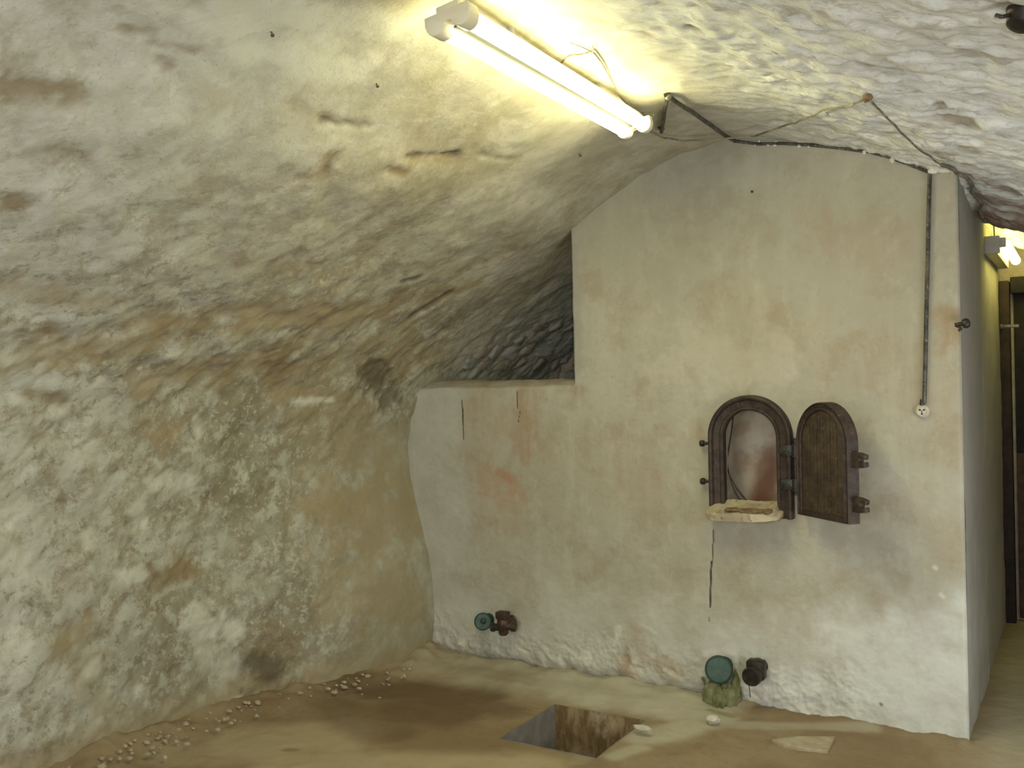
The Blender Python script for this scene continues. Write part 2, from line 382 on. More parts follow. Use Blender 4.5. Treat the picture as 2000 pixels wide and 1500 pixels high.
rid = 1 - np.abs(fbm(P2, 4.2, 4, 0.55, 8.7)) * 2.2
d += (0.004 + 0.020 * rgh) * fbm(P2, 7.0, 4, 0.6, 1.3) + (0.002 + 0.010 * rgh) * rid * 0.3
d += rgh * 0.004 * np.sign(fbm(P2, 6.0, 3, 0.55, 4.4)) * sst(0.02, 0.12, np.abs(fbm(P2, 6.0, 3, 0.55, 4.4)))
Pe = P2 * np.array([7.5, 15.0, 15.0], np.float32); fe = fbm(Pe, 1.0, 4, .6, 2.7)
d += rghR * (0.006 * sst(0.02, 0.10, fe) + 0.003 * sst(0.16, 0.24, fe) + 0.005 * fe)
# a rough lip of bare masonry at the mouth of the passage
lip = np.exp(-((yf - 4.95) / 0.20) ** 2) * sst(-0.75, -0.35, xf) * (zf > 1.9)
d += lip * (0.008 + 0.045 * fbm(P2, 11, 4, .6))
base = P2.copy()
P2[:, 0] += (NX2.ravel() * d); P2[:, 2] += (NZ2.ravel() * d)
# normals of the whole surface, so that the pieces shade as one
G = P2.reshape(NY, NS, 3); gy = np.gradient(G, axis=0); gs = np.gradient(G, axis=1)
NRM = np.cross(gs, gy); NRM /= np.linalg.norm(NRM, axis=2, keepdims=True) + 1e-9
if NRM[NY // 2, NS // 2, 2] > 0: NRM = -NRM
NRM = NRM.reshape(-1, 3)
idx = np.arange(NY * NS).reshape(NY, NS)
Q = np.stack([idx[:-1, :-1], idx[1:, :-1], idx[1:, 1:], idx[:-1, 1:]], -1).reshape(-1, 4)
v0, v1, v3 = P2[Q[0]][0], P2[Q[0]][1], P2[Q[0]][3]
qm = len(Q) // 2 - len(Q) % 7
nq = np.cross(P2[Q[qm][1]] - P2[Q[qm][0]], P2[Q[qm][3]] - P2[Q[qm][0]])
if np.dot(nq, NRM[Q[qm][0]]) < 0: Q = Q[:, ::-1]
zc = pz_[I2][:-1, :-1].ravel(); xc = px_[I2][:-1, :-1].ravel()
PART = np.where(zc > 1.5, 0, np.where(xc < -1.5, 1, 2))
SURF = []
ATTRS = ('cool', 'lime', 'low', 'rough', 'olive', 'brown', 'dark', 'light', 'red')
for k, nm in enumerate(('ceiling', 'wall_left', 'wall_right')):
    q = Q[PART == k]; used, inv = np.unique(q, return_inverse=True)
    o = grid_mesh(nm, P2[used], inv.reshape(-1, 4), M_vault, NRM[used])
    o['kind'] = 'structure'; o['label'] = ('rough lime-plastered barrel vault ceiling', 'flaking mottled plaster wall on the left', 'plaster wall on the passage side')[k]
    SURF.append((o, used))
bpy.context.view_layer.update()
def hit(px, py, off=0.0):
    """the point of the vault or its walls seen at a pixel"""
    dr = ray(px, py).normalized(); best = None
    for o, _ in SURF:
        ok, loc, nor, _i = o.ray_cast(CAM, dr)
        if ok and (best is None or (loc - CAM).length < (best[0] - CAM).length): best = (loc.copy(), nor.copy())
    if best is None: return on_y(px, py, YEND)
    loc, nor = best
    if nor.dot(dr) > 0: nor = -nor
    return loc + nor * off
# --- stains, painted light and painted shade on the vault: capsules between two seen points (px, py, px, py, radius px, strength, kind)
ST = [
 (15, 395, 50, 400, 28, .7, 'brown'), (20, 170, 140, 178, 34, .75, 'brown'), (30, 130, 60, 190, 40, .4, 'brown'), (110, 290, 165, 300, 22, .5, 'brown'),
 (240, 55, 300, 60, 14, .6, 'brown'), (300, 80, 375, 100, 13, .55, 'red'), (315, 115, 330, 125, 14, .5, 'red'), (230, 15, 300, 45, 10, .4, 'brown'),
 (380, 175, 430, 200, 22, .35, 'olive'), (630, 235, 720, 245, 6, .7, 'dark'), (560, 200, 640, 230, 16, .35, 'brown'),
 (645, 305, 635, 335, 20, .65, 'brown'), (658, 300, 640, 330, 7, .5, 'dark'), (580, 350, 640, 345, 16, .5, 'brown'),
 (750, 330, 790, 338, 13, .8, 'brown'), (800, 305, 890, 302, 8, .8, 'dark'), (810, 315, 870, 312, 14, .55, 'brown'), (930, 300, 1000, 310, 6, .4, 'dark'),
 (600, 517, 640, 510, 8, .6, 'brown'), (790, 550, 820, 542, 10, .75, 'dark'), (800, 620, 880, 572, 9, .85, 'dark'), (765, 590, 790, 570, 14, .6, 'brown'),
 (545, 690, 560, 720, 32, .8, 'brown'), (470, 720, 640, 640, 40, .45, 'olive'), (720, 720, 760, 780, 32, .75, 'dark'), (700, 740, 780, 740, 26, .45, 'brown'),
 (480, 620, 760, 600, 44, .75, 'olive'), (0, 700, 300, 660, 44, .75, 'olive'), (300, 740, 520, 700, 44, .75, 'olive'), (260, 640, 480, 610, 36, .6, 'olive'), (0, 560, 200, 590, 30, .5, 'olive'), (540, 740, 800, 640, 40, .6, 'olive'), (100, 640, 200, 700, 20, .4, 'brown'), (560, 760, 720, 800, 40, .6, 'olive'), (640, 640, 900, 560, 34, .55, 'olive'), (250, 620, 420, 640, 24, .4, 'brown'), (820, 540, 1000, 500, 26, .35, 'olive'), (430, 500, 620, 520, 20, .25, 'brown'), (640, 700, 840, 690, 50, .5, 'olive'), (600, 800, 800, 900, 70, .55, 'olive'), (660, 1000, 790, 1000, 95, .75, 'olive'), (700, 1150, 790, 1180, 85, .65, 'olive'),  # olive render and stains; the broad bands also paint shading on the haunch
 (620, 900, 700, 880, 60, .4, 'olive'), (200, 640, 330, 600, 26, .45, 'brown'), (60, 770, 120, 780, 18, .7, 'brown'), (300, 840, 330, 850, 35, .6, 'olive'), (60, 835, 80, 850, 20, .45, 'brown'),
 (310, 1140, 370, 1110, 20, .7, 'brown'), (340, 1090, 380, 1120, 22, .65, 'olive'), (130, 1250, 170, 1210, 32, .85, 'olive'), (140, 1130, 150, 1140, 24, .5, 'brown'), (120, 1280, 180, 1290, 30, .5, 'olive'),
 (490, 1300, 540, 1310, 28, .85, 'dark'), (520, 1260, 560, 1280, 34, .6, 'brown'), (470, 1350, 480, 1385, 5, .9, 'dark'), (430, 1160, 440, 1170, 20, .3, 'brown'),
 (390, 1215, 455, 1230, 36, .75, 'light'), (380, 1260, 450, 1300, 28, .4, 'light'), (170, 1050, 175, 1060, 18, .6, 'light'), (230, 1120, 280, 1125, 16, .7, 'light'), (290, 1105, 300, 1118, 9, .6, 'red'),
 (270, 990, 275, 1020, 18, .65, 'light'), (300, 940, 370, 950, 18, .6, 'light'), (380, 820, 390, 850, 10, .6, 'light'), (570, 785, 650, 780, 8, .75, 'light'), (30, 1240, 40, 1260, 22, .6, 'light'),
 (60, 1330, 120, 1310, 16, .5, 'light'), (330, 690, 370, 690, 20, .5, 'light'), (15, 650, 20, 690, 26, .6, 'light'), (180, 1310, 190, 1295, 14, .5, 'light'), (270, 1350, 290, 1345, 12, .6, 'light'),
 (150, 1330, 260, 1410, 26, .45, 'olive'), (420, 1385, 470, 1365, 8, .6, 'light'), (10, 1010, 20, 1090, 30, .4, 'light'), (120, 1450, 230, 1420, 22, .4, 'olive'),
 (300, 10, 480, 50, 50, .8, 'light'), (420, 15, 600, 40, 60, .75, 'light'), (480, 90, 700, 140, 50, .55, 'light'), (640, 30, 780, 60, 40, .4, 'light'), (40, 260, 180, 240, 40, .3, 'light'), (300, 210, 420, 260, 40, .25, 'light'),  # broad pale patches: lime, plus lamp brightness painted into the vault
 # right of the lamp
 (1540, 20, 1600, 35, 14, .5, 'brown'), (1600, 25, 1640, 45, 10, .5, 'red'), (1345, 55, 1360, 60, 8, .7, 'dark'), (1260, 65, 1275, 70, 8, .5, 'brown'), (1690, 128, 1745, 135, 12, .6, 'brown'), (1570, 120, 1585, 128, 7, .4, 'brown'),
 (1780, 140, 1810, 143, 7, .5, 'brown'), (1835, 205, 1840, 215, 14, .8, 'brown'), (1850, 230, 1900, 250, 18, .75, 'brown'), (1890, 105, 1960, 120, 16, .45, 'red'), (1600, 245, 1640, 256, 6, .7, 'brown'), (1720, 258, 1760, 262, 8, .6, 'brown'),
 (1830, 300, 1880, 320, 14, .6, 'brown'), (1890, 290, 1910, 300, 18, .55, 'brown'), (1555, 165, 1562, 175, 4, .6, 'brown'), (1500, 160, 1560, 168, 4, .4, 'brown'), (1380, 210, 1450, 215, 30, .3, 'olive'), (1300, 290, 1400, 290, 28, .4, 'olive'),
 (1900, 350, 1990, 380, 20, .75, 'red'), (1940, 390, 2000, 410, 24, .8, 'red'), (1885, 345, 1920, 400, 10, .75, 'dark'), (1930, 405, 1990, 425, 10, .5, 'dark'), (1880, 20, 1990, 12, 10, .45, 'red'),
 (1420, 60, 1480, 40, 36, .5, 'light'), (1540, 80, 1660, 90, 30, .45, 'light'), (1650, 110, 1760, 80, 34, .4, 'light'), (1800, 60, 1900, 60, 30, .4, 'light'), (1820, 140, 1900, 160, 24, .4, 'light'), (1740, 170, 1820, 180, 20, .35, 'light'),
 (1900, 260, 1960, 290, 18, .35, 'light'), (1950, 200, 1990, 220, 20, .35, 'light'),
]
MASK = {a: np.zeros(len(P2), np.float32) for a in ATTRS}
_b0 = P2[:, 2] + 0.10 * fbm(P2, 6, 4, .6, 7)
MASK['olive'] = 0.75 * sst(0.22, 0.05, _b0) * (P2[:, 0] < -2)
wob = np.stack([fbm(P2, 8, 4, 0.65, 2.2), fbm(P2, 21, 3, 0.65, 5.9)], 1)
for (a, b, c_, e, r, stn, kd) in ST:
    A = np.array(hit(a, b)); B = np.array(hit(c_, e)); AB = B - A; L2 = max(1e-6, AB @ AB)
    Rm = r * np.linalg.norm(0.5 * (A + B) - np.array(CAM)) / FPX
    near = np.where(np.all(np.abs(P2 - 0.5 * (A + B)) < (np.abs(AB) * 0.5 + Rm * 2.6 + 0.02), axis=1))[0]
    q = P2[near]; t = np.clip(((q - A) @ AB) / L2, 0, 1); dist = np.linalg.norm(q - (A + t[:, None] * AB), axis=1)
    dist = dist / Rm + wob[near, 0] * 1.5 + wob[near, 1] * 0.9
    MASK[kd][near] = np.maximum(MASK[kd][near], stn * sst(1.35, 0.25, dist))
MASK['rough'] = rgh * sst(1.0, 0.5, MASK['olive']) * (1 - 0.65 * rghR)
bxf, byf, bzf = base[:, 0], base[:, 1], base[:, 2]
MASK['cool'] = np.clip(rghR * 1.0 + 0.85 * sst(-1.5, -2.2, bxf) * sst(3.0, 1.5, byf) * sst(1.5, 2.0, bzf) + 0.75 * sst(-2.7, -3.1, bxf) * sst(3.0, 2.0, byf), 0, 1)  # whitish lime, plus brighter flash-lit areas painted into the colour
MASK['lime'] = rghR * 0.95
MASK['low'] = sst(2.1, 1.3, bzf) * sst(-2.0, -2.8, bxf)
MASK['rough'] *= 1 - 0.7 * sst(4.2, 4.4, byf) * (bxf < -2)
MASK['cool'] = np.maximum(MASK['cool'], 0.8 * sst(4.3, 4.8, byf) * (bxf < -2))  # niche plaster painted paler in place of light that misses it
MASK['rough'] = np.clip(MASK['rough'] + 0.35 * sst(-1.5, -2.2, bxf) * (bzf > 1.4), 0, 1)
MASK['red'] = np.maximum(MASK['red'], np.clip(lip * 1.1 + 0.8 * lip * fbm(base, 9, 3), 0, 0.95))
# hollow the dark pits a little, raise the pale flakes
dd = -0.014 * MASK['dark'] - 0.008 * MASK['brown'] - 0.005 * MASK['red'] + 0.004 * MASK['light']
P2 += (NRM * dd[:, None]).astype(np.float32)
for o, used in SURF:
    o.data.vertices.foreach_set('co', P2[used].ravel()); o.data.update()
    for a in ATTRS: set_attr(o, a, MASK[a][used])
bpy.context.view_layer.update()

# ------------------------------------------------------------------ the vat that closes the cellar (front, passage side, ledge)
HX, HIN, HOUT = -1.315, 0.122, 0.19          # hatch centre, inner and outer half widths
HZB, HZC = 0.925, 1.237                      # opening bottom and arch centre
xs = np.concatenate([np.linspace(-3.34, XS, 225)[:-1], np.linspace(XS, XR, 357)])
zs = np.concatenate([np.linspace(-0.06, 1.49, 311)[:-1], np.linspace(1.49, 2.66, 196)])
NXg, NZg = len(xs), len(zs)
Xg, Zg = np.meshgrid(xs, zs, indexing='ij')
Pf = np.stack([Xg.ravel(), np.full(Xg.size, YF), Zg.ravel()], 1).astype(np.float32)
xf, zf = Pf[:, 0].copy(), Pf[:, 2].copy()
disp = 0.010 * fbm(Pf, 0.9, 2, .5, 4) + 0.0035 * fbm(Pf, 5, 4, .55, 9) + 0.0012 * fbm(Pf, 30, 2)
flake = sst(0.30, 0.10, zf + 0.10 * fbm(Pf, 3.2, 3, .5, 2)) * sst(-0.62, -1.0, xf)
disp -= flake * (0.014 * np.abs(fbm(Pf, 9, 4, .6, 7)) * 2)
disp -= 0.05 * sst(0.09, -0.02, zf) * sst(-1.1, -1.6, xf)        # the foot runs out onto the floor
wv = 0.006 * fbm(Pf, 6, 3, .5, 3)
def rounded(dist, r):
    t = np.clip(1 - dist / r, 0, 1); return r * (1 - np.sqrt(np.clip(1 - t * t, 0, 1)))
edge = rounded(XR - xf + wv * 0.5, 0.016)
edge += np.where(xf < XS, rounded(np.clip(1.49 - zf + wv, 0, 9), 0.022), 0)
edge += np.where(zf > 1.49, rounded(np.clip(xf - XS + wv * .4, 0, 9), 0.012), 0)
Pf[:, 1] += -disp + edge
VA = {k: np.zeros(len(Pf), np.float32) for k in ('grey', 'cool', 'brown', 'red', 'green', 'light', 'dark')}
nz1 = fbm(Pf, 4.5, 4, .6, 5); nz2 = fbm(Pf, 14, 4, .6, 8)
VA['cool'] = np.clip(sst(0.60, 0.22, zf + 0.30 * nz1 - 0.1 * sst(-1.3, -0.6, xf)) * (0.45 + 0.55 * sst(-1.7, -1.0, xf)), 0, 1) * .95
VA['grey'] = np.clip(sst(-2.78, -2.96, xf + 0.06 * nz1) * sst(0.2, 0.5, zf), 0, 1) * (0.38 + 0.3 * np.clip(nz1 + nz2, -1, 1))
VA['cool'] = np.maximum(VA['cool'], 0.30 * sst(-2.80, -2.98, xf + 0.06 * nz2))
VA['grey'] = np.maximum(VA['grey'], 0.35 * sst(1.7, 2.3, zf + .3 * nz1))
# capsules on the front: pixel based, (px,py,px,py,r px,strength,kind,noise)
VS = [
 (1030, 770, 1030, 880, 40, .75, 'brown', .8), (930, 800, 1000, 830, 50, .45, 'brown', .8), (1020, 880, 1025, 900, 14, .5, 'brown', .6), (930, 900, 990, 1000, 60, .35, 'brown', 1),
 (1090, 760, 1140, 765, 14, .5, 'brown', .8), (975, 920, 1000, 940, 12, .6, 'red', .5), (1000, 955, 1015, 960, 18, .35, 'red', .8), (950, 930, 990, 980, 30, .25, 'red', 1), (925, 965, 940, 963, 3, .5, 'brown', .3),
 (1360, 830, 1365, 850, 16, .45, 'brown', .4), (1278, 925, 1283, 950, 10, .5, 'brown', .5), (1280, 830, 1284, 836, 4, .5, 'brown', .4), (1200, 900, 1300, 1000, 60, .25, 'brown', 1),
 (1850, 620, 1850, 660, 20, .75, 'brown', .9), (1845, 660, 1842, 690, 8, .7, 'brown', .6), (1870, 610, 1875, 640, 12, .5, 'brown', .8), (1825, 672, 1826, 674, 3, .5, 'brown', .3),
 (1700, 740, 1850, 760, 50, .25, 'brown', 1), (1730, 690, 1860, 850, 60, .3, 'brown', 1), (1760, 980, 1870, 1080, 40, .25, 'brown', 1), (1450, 1150, 1550, 1250, 60, .22, 'brown', 1),
 (1540, 1040, 1550, 1070, 12, .3, 'grey', .6), (1620, 1040, 1720, 1060, 26, .35, 'grey', .8), (1400, 1050, 1530, 1060, 30, .3, 'grey', .9), (1120, 480, 1130, 720, 14, .6, 'grey', .7),
 (1212, 1290, 1225, 1330, 28, .8, 'brown', .8), (1240, 1240, 1260, 1270, 26, .45, 'brown', .8), (1290, 1300, 1320, 1320, 22, .75, 'brown', .8), (1270, 1295, 1300, 1285, 9, .7, 'brown', .5), (1210, 1345, 1330, 1350, 12, .5, 'brown', .6),
 (1210, 1225, 1200, 1260, 5, .45, 'light', 1), (1250, 1218, 1280, 1236, 4, .25, 'light', 1), (1240, 1290, 1236, 1305, 5, .5, 'light', .9), (1245, 1320, 1285, 1340, 13, .7, 'light', .7), (1300, 1310, 1350, 1340, 6, .6, 'light', .8),
 (1150, 1285, 1165, 1310, 16, .7, 'light', .8), (1055, 1275, 1060, 1300, 12, .65, 'light', .8), (1090, 1290, 1095, 1310, 10, .6, 'light', .8), (1010, 1265, 1030, 1275, 5, .6, 'light', .5), (880, 1270, 910, 1250, 10, .45, 'light', .8), (1000, 1310, 1330, 1370, 12, .45, 'light', .9),
 (850, 1230, 900, 1240, 8, .5, 'grey', .7), (1140, 1310, 1120, 1325, 7, .5, 'brown', .6), (1100, 1290, 1098, 1310, 9, .5, 'grey', .6),
 (1385, 1340, 1400, 1395, 22, .75, 'green', .7), (1400, 1330, 1436, 1390, 20, .6, 'green', .7), (1450, 1290, 1440, 1385, 8, .5, 'green', .5), (1372, 1325, 1378, 1345, 4, .8, 'dark', .4), (1445, 1345, 1440, 1380, 4, .6, 'dark', .4),
 (1380, 1278, 1430, 1270, 10, .5, 'light', .6), (943, 1235, 950, 1280, 12, .3, 'green', .8), (1430, 1310, 1440, 1340, 8, .45, 'green', .6),
 (1720, 1375, 1722, 1377, 3, .8, 'dark', .2), (1700, 1395, 1750, 1415, 6, .4, 'grey', .5), (1510, 1365, 1610, 1370, 14, .55, 'grey', .8), (1480, 1350, 1500, 1355, 20, .6, 'light', .8), (1560, 1385, 1620, 1400, 10, .5, 'light', .6),
 (1825, 1108, 1828, 1110, 4, .7, 'light', .3), (1838, 1162, 1842, 1166, 5, .7, 'light', .3), (1480, 560, 1490, 600, 12, .12, 'light', 1), (1330, 700, 1500, 720, 60, .2, 'light', 1),
 (1200, 420, 1400, 420, 60, .3, 'grey', 1), (1450, 640, 1600, 700, 80, .2, 'brown', 1), (1600, 460, 1750, 480, 60, .25, 'brown', 1),
]
CR = [((902, 782), (905, 858), 1.5), ((1009, 765), (1011, 798), 1.0), ((1393, 1035), (1390, 1100), 1.0), ((1388, 1098), (1386, 1186), 1.9), ((1385, 1186), (1385, 1215), .7), ((1016, 800), (1012, 826), .7)]
def caps(P, A, B, r, ns, amp):
    A = np.array(A); B = np.array(B); AB = B - A; L2 = max(1e-9, AB @ AB)
    t = np.clip(((P - A) @ AB) / L2, 0, 1); return np.linalg.norm(P - (A + t[:, None] * AB), axis=1) / r + ns * amp
flat = np.stack([xf, np.full_like(xf, YF), zf], 1)
for (a, b, c_, e, r, stn, kd, am) in VS:
    A = on_y(a, b, YF); B = on_y(c_, e, YF); Rm = r * 4.4 / FPX
    VA[kd] = np.maximum(VA[kd], stn * sst(1.45, 0.2, caps(flat, A, B, Rm, 0.7 * (nz1 + nz2), 1.8 * am)))
for A, B, r in CR:
    A = on_y(*A, YF); B = on_y(*B, YF); Rm = r * 4.4 / FPX
    q = flat.copy(); q[:, 0] += 0.003 * nz2
    m_ = sst(1.3, 0.6, caps(q, A, B, Rm, 0, 0)); VA['dark'] = np.maximum(VA['dark'], m_ * .95); Pf[:, 1] += m_ * 0.006
idx = np.arange(NXg * NZg).reshape(NXg, NZg)
Q = np.stack([idx[:-1, :-1], idx[1:, :-1], idx[1:, 1:], idx[:-1, 1:]], -1).reshape(-1, 4)
xc = (0.5 * (Xg[:-1, :-1] + Xg[1:, 1:])).ravel(); zc = (0.5 * (Zg[:-1, :-1] + Zg[1:, 1:])).ravel()
hole = (np.abs(xc - HX) < HIN + 0.015) & (zc > HZB - 0.01) & ((zc < HZC) | (np.hypot(xc - HX, zc - HZC) < HIN + 0.015))
keep = ~hole & ~((xc < XS) & (zc > 1.49))
Q = Q[keep]; used, inv = np.unique(Q, return_inverse=True)
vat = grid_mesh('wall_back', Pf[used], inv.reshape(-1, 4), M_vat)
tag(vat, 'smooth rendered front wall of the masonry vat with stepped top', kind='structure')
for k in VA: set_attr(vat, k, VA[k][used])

def plane_grid(name, o, ex, ey, nx, ny, mat, parent, amp=0.004, freq=5, fn=None, attrs=('grey', 'cool', 'brown', 'red', 'green', 'light', 'dark'), aval=None):
    o, ex, ey = np.array(o, float), np.array(ex, float), np.array(ey, float)
    n = np.cross(ex, ey); n /= np.linalg.norm(n)
    U, Vv = np.meshgrid(np.linspace(0, 1, nx), np.linspace(0, 1, ny), indexing='ij')
    P = o + U.ravel()[:, None] * ex + Vv.ravel()[:, None] * ey
    dsp = amp * fbm(P, freq, 4, .6, 3.3)
    P = P + n * dsp[:, None]
    i = np.arange(nx * ny).reshape(nx, ny)
    q = np.stack([i[:-1, :-1], i[1:, :-1], i[1:, 1:], i[:-1, 1:]], -1).reshape(-1, 4)
    ob = grid_mesh(name, P, q, mat, None, parent)
    for a in attrs: set_attr(ob, a, (aval[a](P) if aval and a in aval else np.zeros(len(P))))
    return ob
greyf = {'grey': lambda P: 0.85 + 0.25 * fbm(P, 3, 3), 'cool': lambda P: 0.4 * sst(0.9, 0.2, P[:, 2] + .2 * fbm(P, 4, 3))}
plane_grid('passage_face', (XR, YF + 0.015, -0.06), (0, YSTEP - YF - 0.015, 0), (0, 0, 2.5), 90, 200, M_vat, vat, 0.006, 4, aval=greyf)
plane_grid('added_step_return', (XR, YSTEP, -0.06), (XREC - XR, 0, 0), (0, 0, 2.5), 6, 60, M_vat, vat, 0.0, 4, aval=greyf)  # added step in the side wall, sharpens the edge of the passage lamp's light
plane_grid('passage_face', (XREC, YSTEP, -0.06), (0, YEND - YSTEP, 0), (0, 0, 2.5), 90, 120, M_vat, vat, 0.008, 4, aval={'grey': lambda P: 0.45 + 0 * P[:, 0], 'cool': lambda P: 0.3 * sst(0.9, 0.2, P[:, 2])})
plane_grid('step_face', (XS, 5.9, 1.45), (0, YF + 0.012 - 5.9, 0), (0, 0, 1.2), 40, 40, M_vat, vat, 0.004, 4)
# mortar ledge along the top of the low part
lv, lf = [], []
xl = np.linspace(-3.34, XS + 0.0, 90)
prof = [(YF + 0.020, 1.478), (YF + 0.030, 1.494), (YF + 0.05, 1.512), (YF + 0.085, 1.528), (YF + 0.16, 1.531), (YF + 0.4, 1.50), (YF + 0.9, 1.48), (5.95, 1.47)]
for i, x in enumerate(xl):
    for j, (yy, zz) in enumerate(prof):
        p = np.array([[x, yy, zz]]); lv.append((x, yy + 0.006 * float(fbm(p, 8, 3)[0]), zz + 0.012 * float(fbm(p, 7, 3, .6, 3)[0]) - 0.006 * (1 + math.sin(x * 2.1))))
for i in range(len(xl) - 1):
    for j in range(len(prof) - 1):
        a = i * len(prof) + j; lf.append((a, a + len(prof), a + len(prof) + 1, a + 1))
mesh('ledge', lv, lf, M_lip, vat)
# the hatch's reveal and the lining of the vat behind it
arch_n = 28
def arch_pts(hw, zb, zc_, n=arch_n):
    pts = [(-hw, zb), (-hw, zb + (zc_ - zb) * .5)]
    for k in range(n + 1):
        a = math.pi - math.pi * k / n; pts.append((hw * math.cos(a), zc_ + hw * math.sin(a)))
    pts += [(hw, zb + (zc_ - zb) * .5), (hw, zb)]
    return pts
ap = arch_pts(HIN + 0.004, HZB, HZC)
rv = [(HX + a, YF - 0.01, b) for a, b in ap] + [(HX + a * 1.04, YF + 0.13, b) for a, b in ap]
n_ = len(ap); rf = [(i, i + 1, n_ + i + 1, n_ + i) for i in range(n_ - 1)] + [(n_ - 1, 0, n_, 2 * n_ - 1)]
mesh('hatch_reveal', rv, rf, M_reveal, vat)
bm = bmesh.new()
x0, x1, y0, y1, z0, z1 = -2.0, -0.62, YF + 0.13, 4.50, 0.2, 2.0
vv = [bm.verts.new(p) for p in ((x0, y0, z0), (x1, y0, z0), (x1, y1, z0), (x0, y1, z0), (x0, y0, z1), (x1, y0, z1), (x1, y1, z1), (x0, y1, z1))]
for f in ((0, 1, 2, 3), (4, 7, 6, 5), (3, 2, 6, 7), (0, 3, 7, 4), (1, 5, 6, 2)): bm.faces.new([vv[i] for i in f])
bmesh.ops.subdivide_edges(bm, edges=bm.edges, cuts=40, use_grid_fill=True)
lin = bm_obj('vat_lining', bm, M_inner, vat, smooth=False)
co = np.array([v.co for v in lin.data.vertices], np.float32)
A = on_y(1508, 905, 4.50); B = on_y(1488, 985, 4.50)
set_attr(lin, 'red', 0.9 * sst(1.5, 0.3, caps(co, A, B, 0.075, fbm(co, 8, 3), 0.9)))

# ------------------------------------------------------------------ floor with the sump
PX0, PX1, PY0, PY1 = -2.15, -1.70, 3.38, 3.86
gx = np.unique(np.round(np.concatenate([np.arange(-3.75, PX0, 0.0165), np.linspace(PX0, PX1, 30), np.arange(PX1, 0.95, 0.0165)]), 5))
gy_ = np.unique(np.round(np.concatenate([np.linspace(-3.0, 1.8, 25), np.arange(1.8, PY0, 0.0165), np.linspace(PY0, PY1, 32), np.arange(PY1, YEND + 0.05, 0.0165)]), 5))
Xg, Yg = np.meshgrid(gx, gy_, indexing='ij'); P = np.stack([Xg.ravel(), Yg.ravel(), np.zeros(Xg.size)], 1).astype(np.float32)
x, y = P[:, 0].copy(), P[:, 1].copy()
n1 = fbm(P, 1.2, 3, .5, 2); n2 = fbm(P, 5, 4, .6, 5); n3 = fbm(P, 18, 3, .6, 1)
pitd = np.maximum(np.maximum(PX0 - x, x - PX1), np.maximum(PY0 - y, y - PY1))
apron = sst(3.80, 4.02, y + 0.14 * n1 + .05 * n2) * sst(-1.28, -1.5, x + .1 * n2) * sst(-3.3, -2.85, x)
zz = 0.018 * n1 + 0.008 * n2 + 0.003 * n3
zz = zz * sst(-0.02, 0.10, pitd)
zz += 0.014 * apron * sst(0.0, 0.2, pitd)
zz += 0.06 * sst(0.25, 0.0, x + 3.5 - 0.36 * sst(2.7, 4.15, y)) ** 1.5 * (0.6 + .8 * (n2 + .3))        # rubble silted against the left wall
zz += 0.03 * sst(0.12, 0, YF - y) * (y < YF + .05) * (x < XR) * (0.5 + n2)
P[:, 2] = zz
FA = {k: np.zeros(len(P), np.float32) for k in ('tan', 'dark', 'light', 'green')}
FA['light'] = np.clip(np.maximum(apron * (0.55 + 0.45 * sst(-2.6, -2.0, x) + 0.5 * n2), 0.62 * sst(-0.5, -0.3, x) * sst(3.7, 4.3, y)), 0, 1)
def fcaps(l):
    for (a, b, c_, e, r, stn, kd, am) in l:
        A = np.array(on_z(a, b, 0)); B = np.array(on_z(c_, e, 0)); Rm = r * 4.3 / FPX
        fl_ = np.stack([x, y, 0 * x], 1)
        FA[kd] = np.maximum(FA[kd], stn * sst(1.3, 0.45, caps(fl_, A, B, Rm, 0.5 * n2 + .5 * n1, 1.2 * am)))
fcaps([(700, 1345, 930, 1360, 70, .85, 'dark', .8), (800, 1385, 880, 1390, 90, .85, 'dark', .5), (640, 1370, 760, 1430, 60, .55, 'dark', .8), (950, 1380, 990, 1390, 50, .7, 'dark', .5), (560, 1462, 575, 1463, 10, .5, 'dark', .4),  # large dark patches: floor shadow painted in together with dark soil
       (480, 1450, 640, 1440, 90, .75, 'tan', .8), (560, 1490, 1050, 1498, 60, .7, 'tan', .8), (350, 1470, 450, 1470, 60, .5, 'tan', 1),
       (1110, 1340, 1380, 1400, 60, .8, 'light', .7), (1260, 1440, 1390, 1408, 40, .85, 'light', .4), (1200, 1478, 1250, 1460, 22, .7, 'light', .5), (1400, 1412, 1700, 1425, 20, .5, 'light', .9), (1150, 1470, 1130, 1490, 20, .3, 'light', .8),
       (1385, 1392, 1430, 1400, 8, .7, 'green', .8)])
idx = np.arange(len(gx) * len(gy_)).reshape(len(gx), len(gy_))
Q = np.stack([idx[:-1, :-1], idx[1:, :-1], idx[1:, 1:], idx[:-1, 1:]], -1).reshape(-1, 4)
xc = (0.5 * (Xg[:-1, :-1] + Xg[1:, 1:])).ravel(); yc = (0.5 * (Yg[:-1, :-1] + Yg[1:, 1:])).ravel()
Q = Q[~((xc > PX0) & (xc < PX1) & (yc > PY0) & (yc < PY1))]
used, inv = np.unique(Q, return_inverse=True)
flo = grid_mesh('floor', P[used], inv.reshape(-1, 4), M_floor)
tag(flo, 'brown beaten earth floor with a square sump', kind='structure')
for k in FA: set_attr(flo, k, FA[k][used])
D = -0.34
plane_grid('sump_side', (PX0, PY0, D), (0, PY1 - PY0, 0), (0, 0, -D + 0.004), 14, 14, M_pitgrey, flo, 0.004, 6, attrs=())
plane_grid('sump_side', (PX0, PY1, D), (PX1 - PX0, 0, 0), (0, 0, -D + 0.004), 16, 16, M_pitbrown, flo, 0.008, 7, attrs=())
plane_grid('sump_side', (PX1, PY1, D), (0, PY0 - PY1, 0), (0, 0, -D + 0.004), 10, 10, M_pitgrey, flo, 0.004, 6, attrs=())
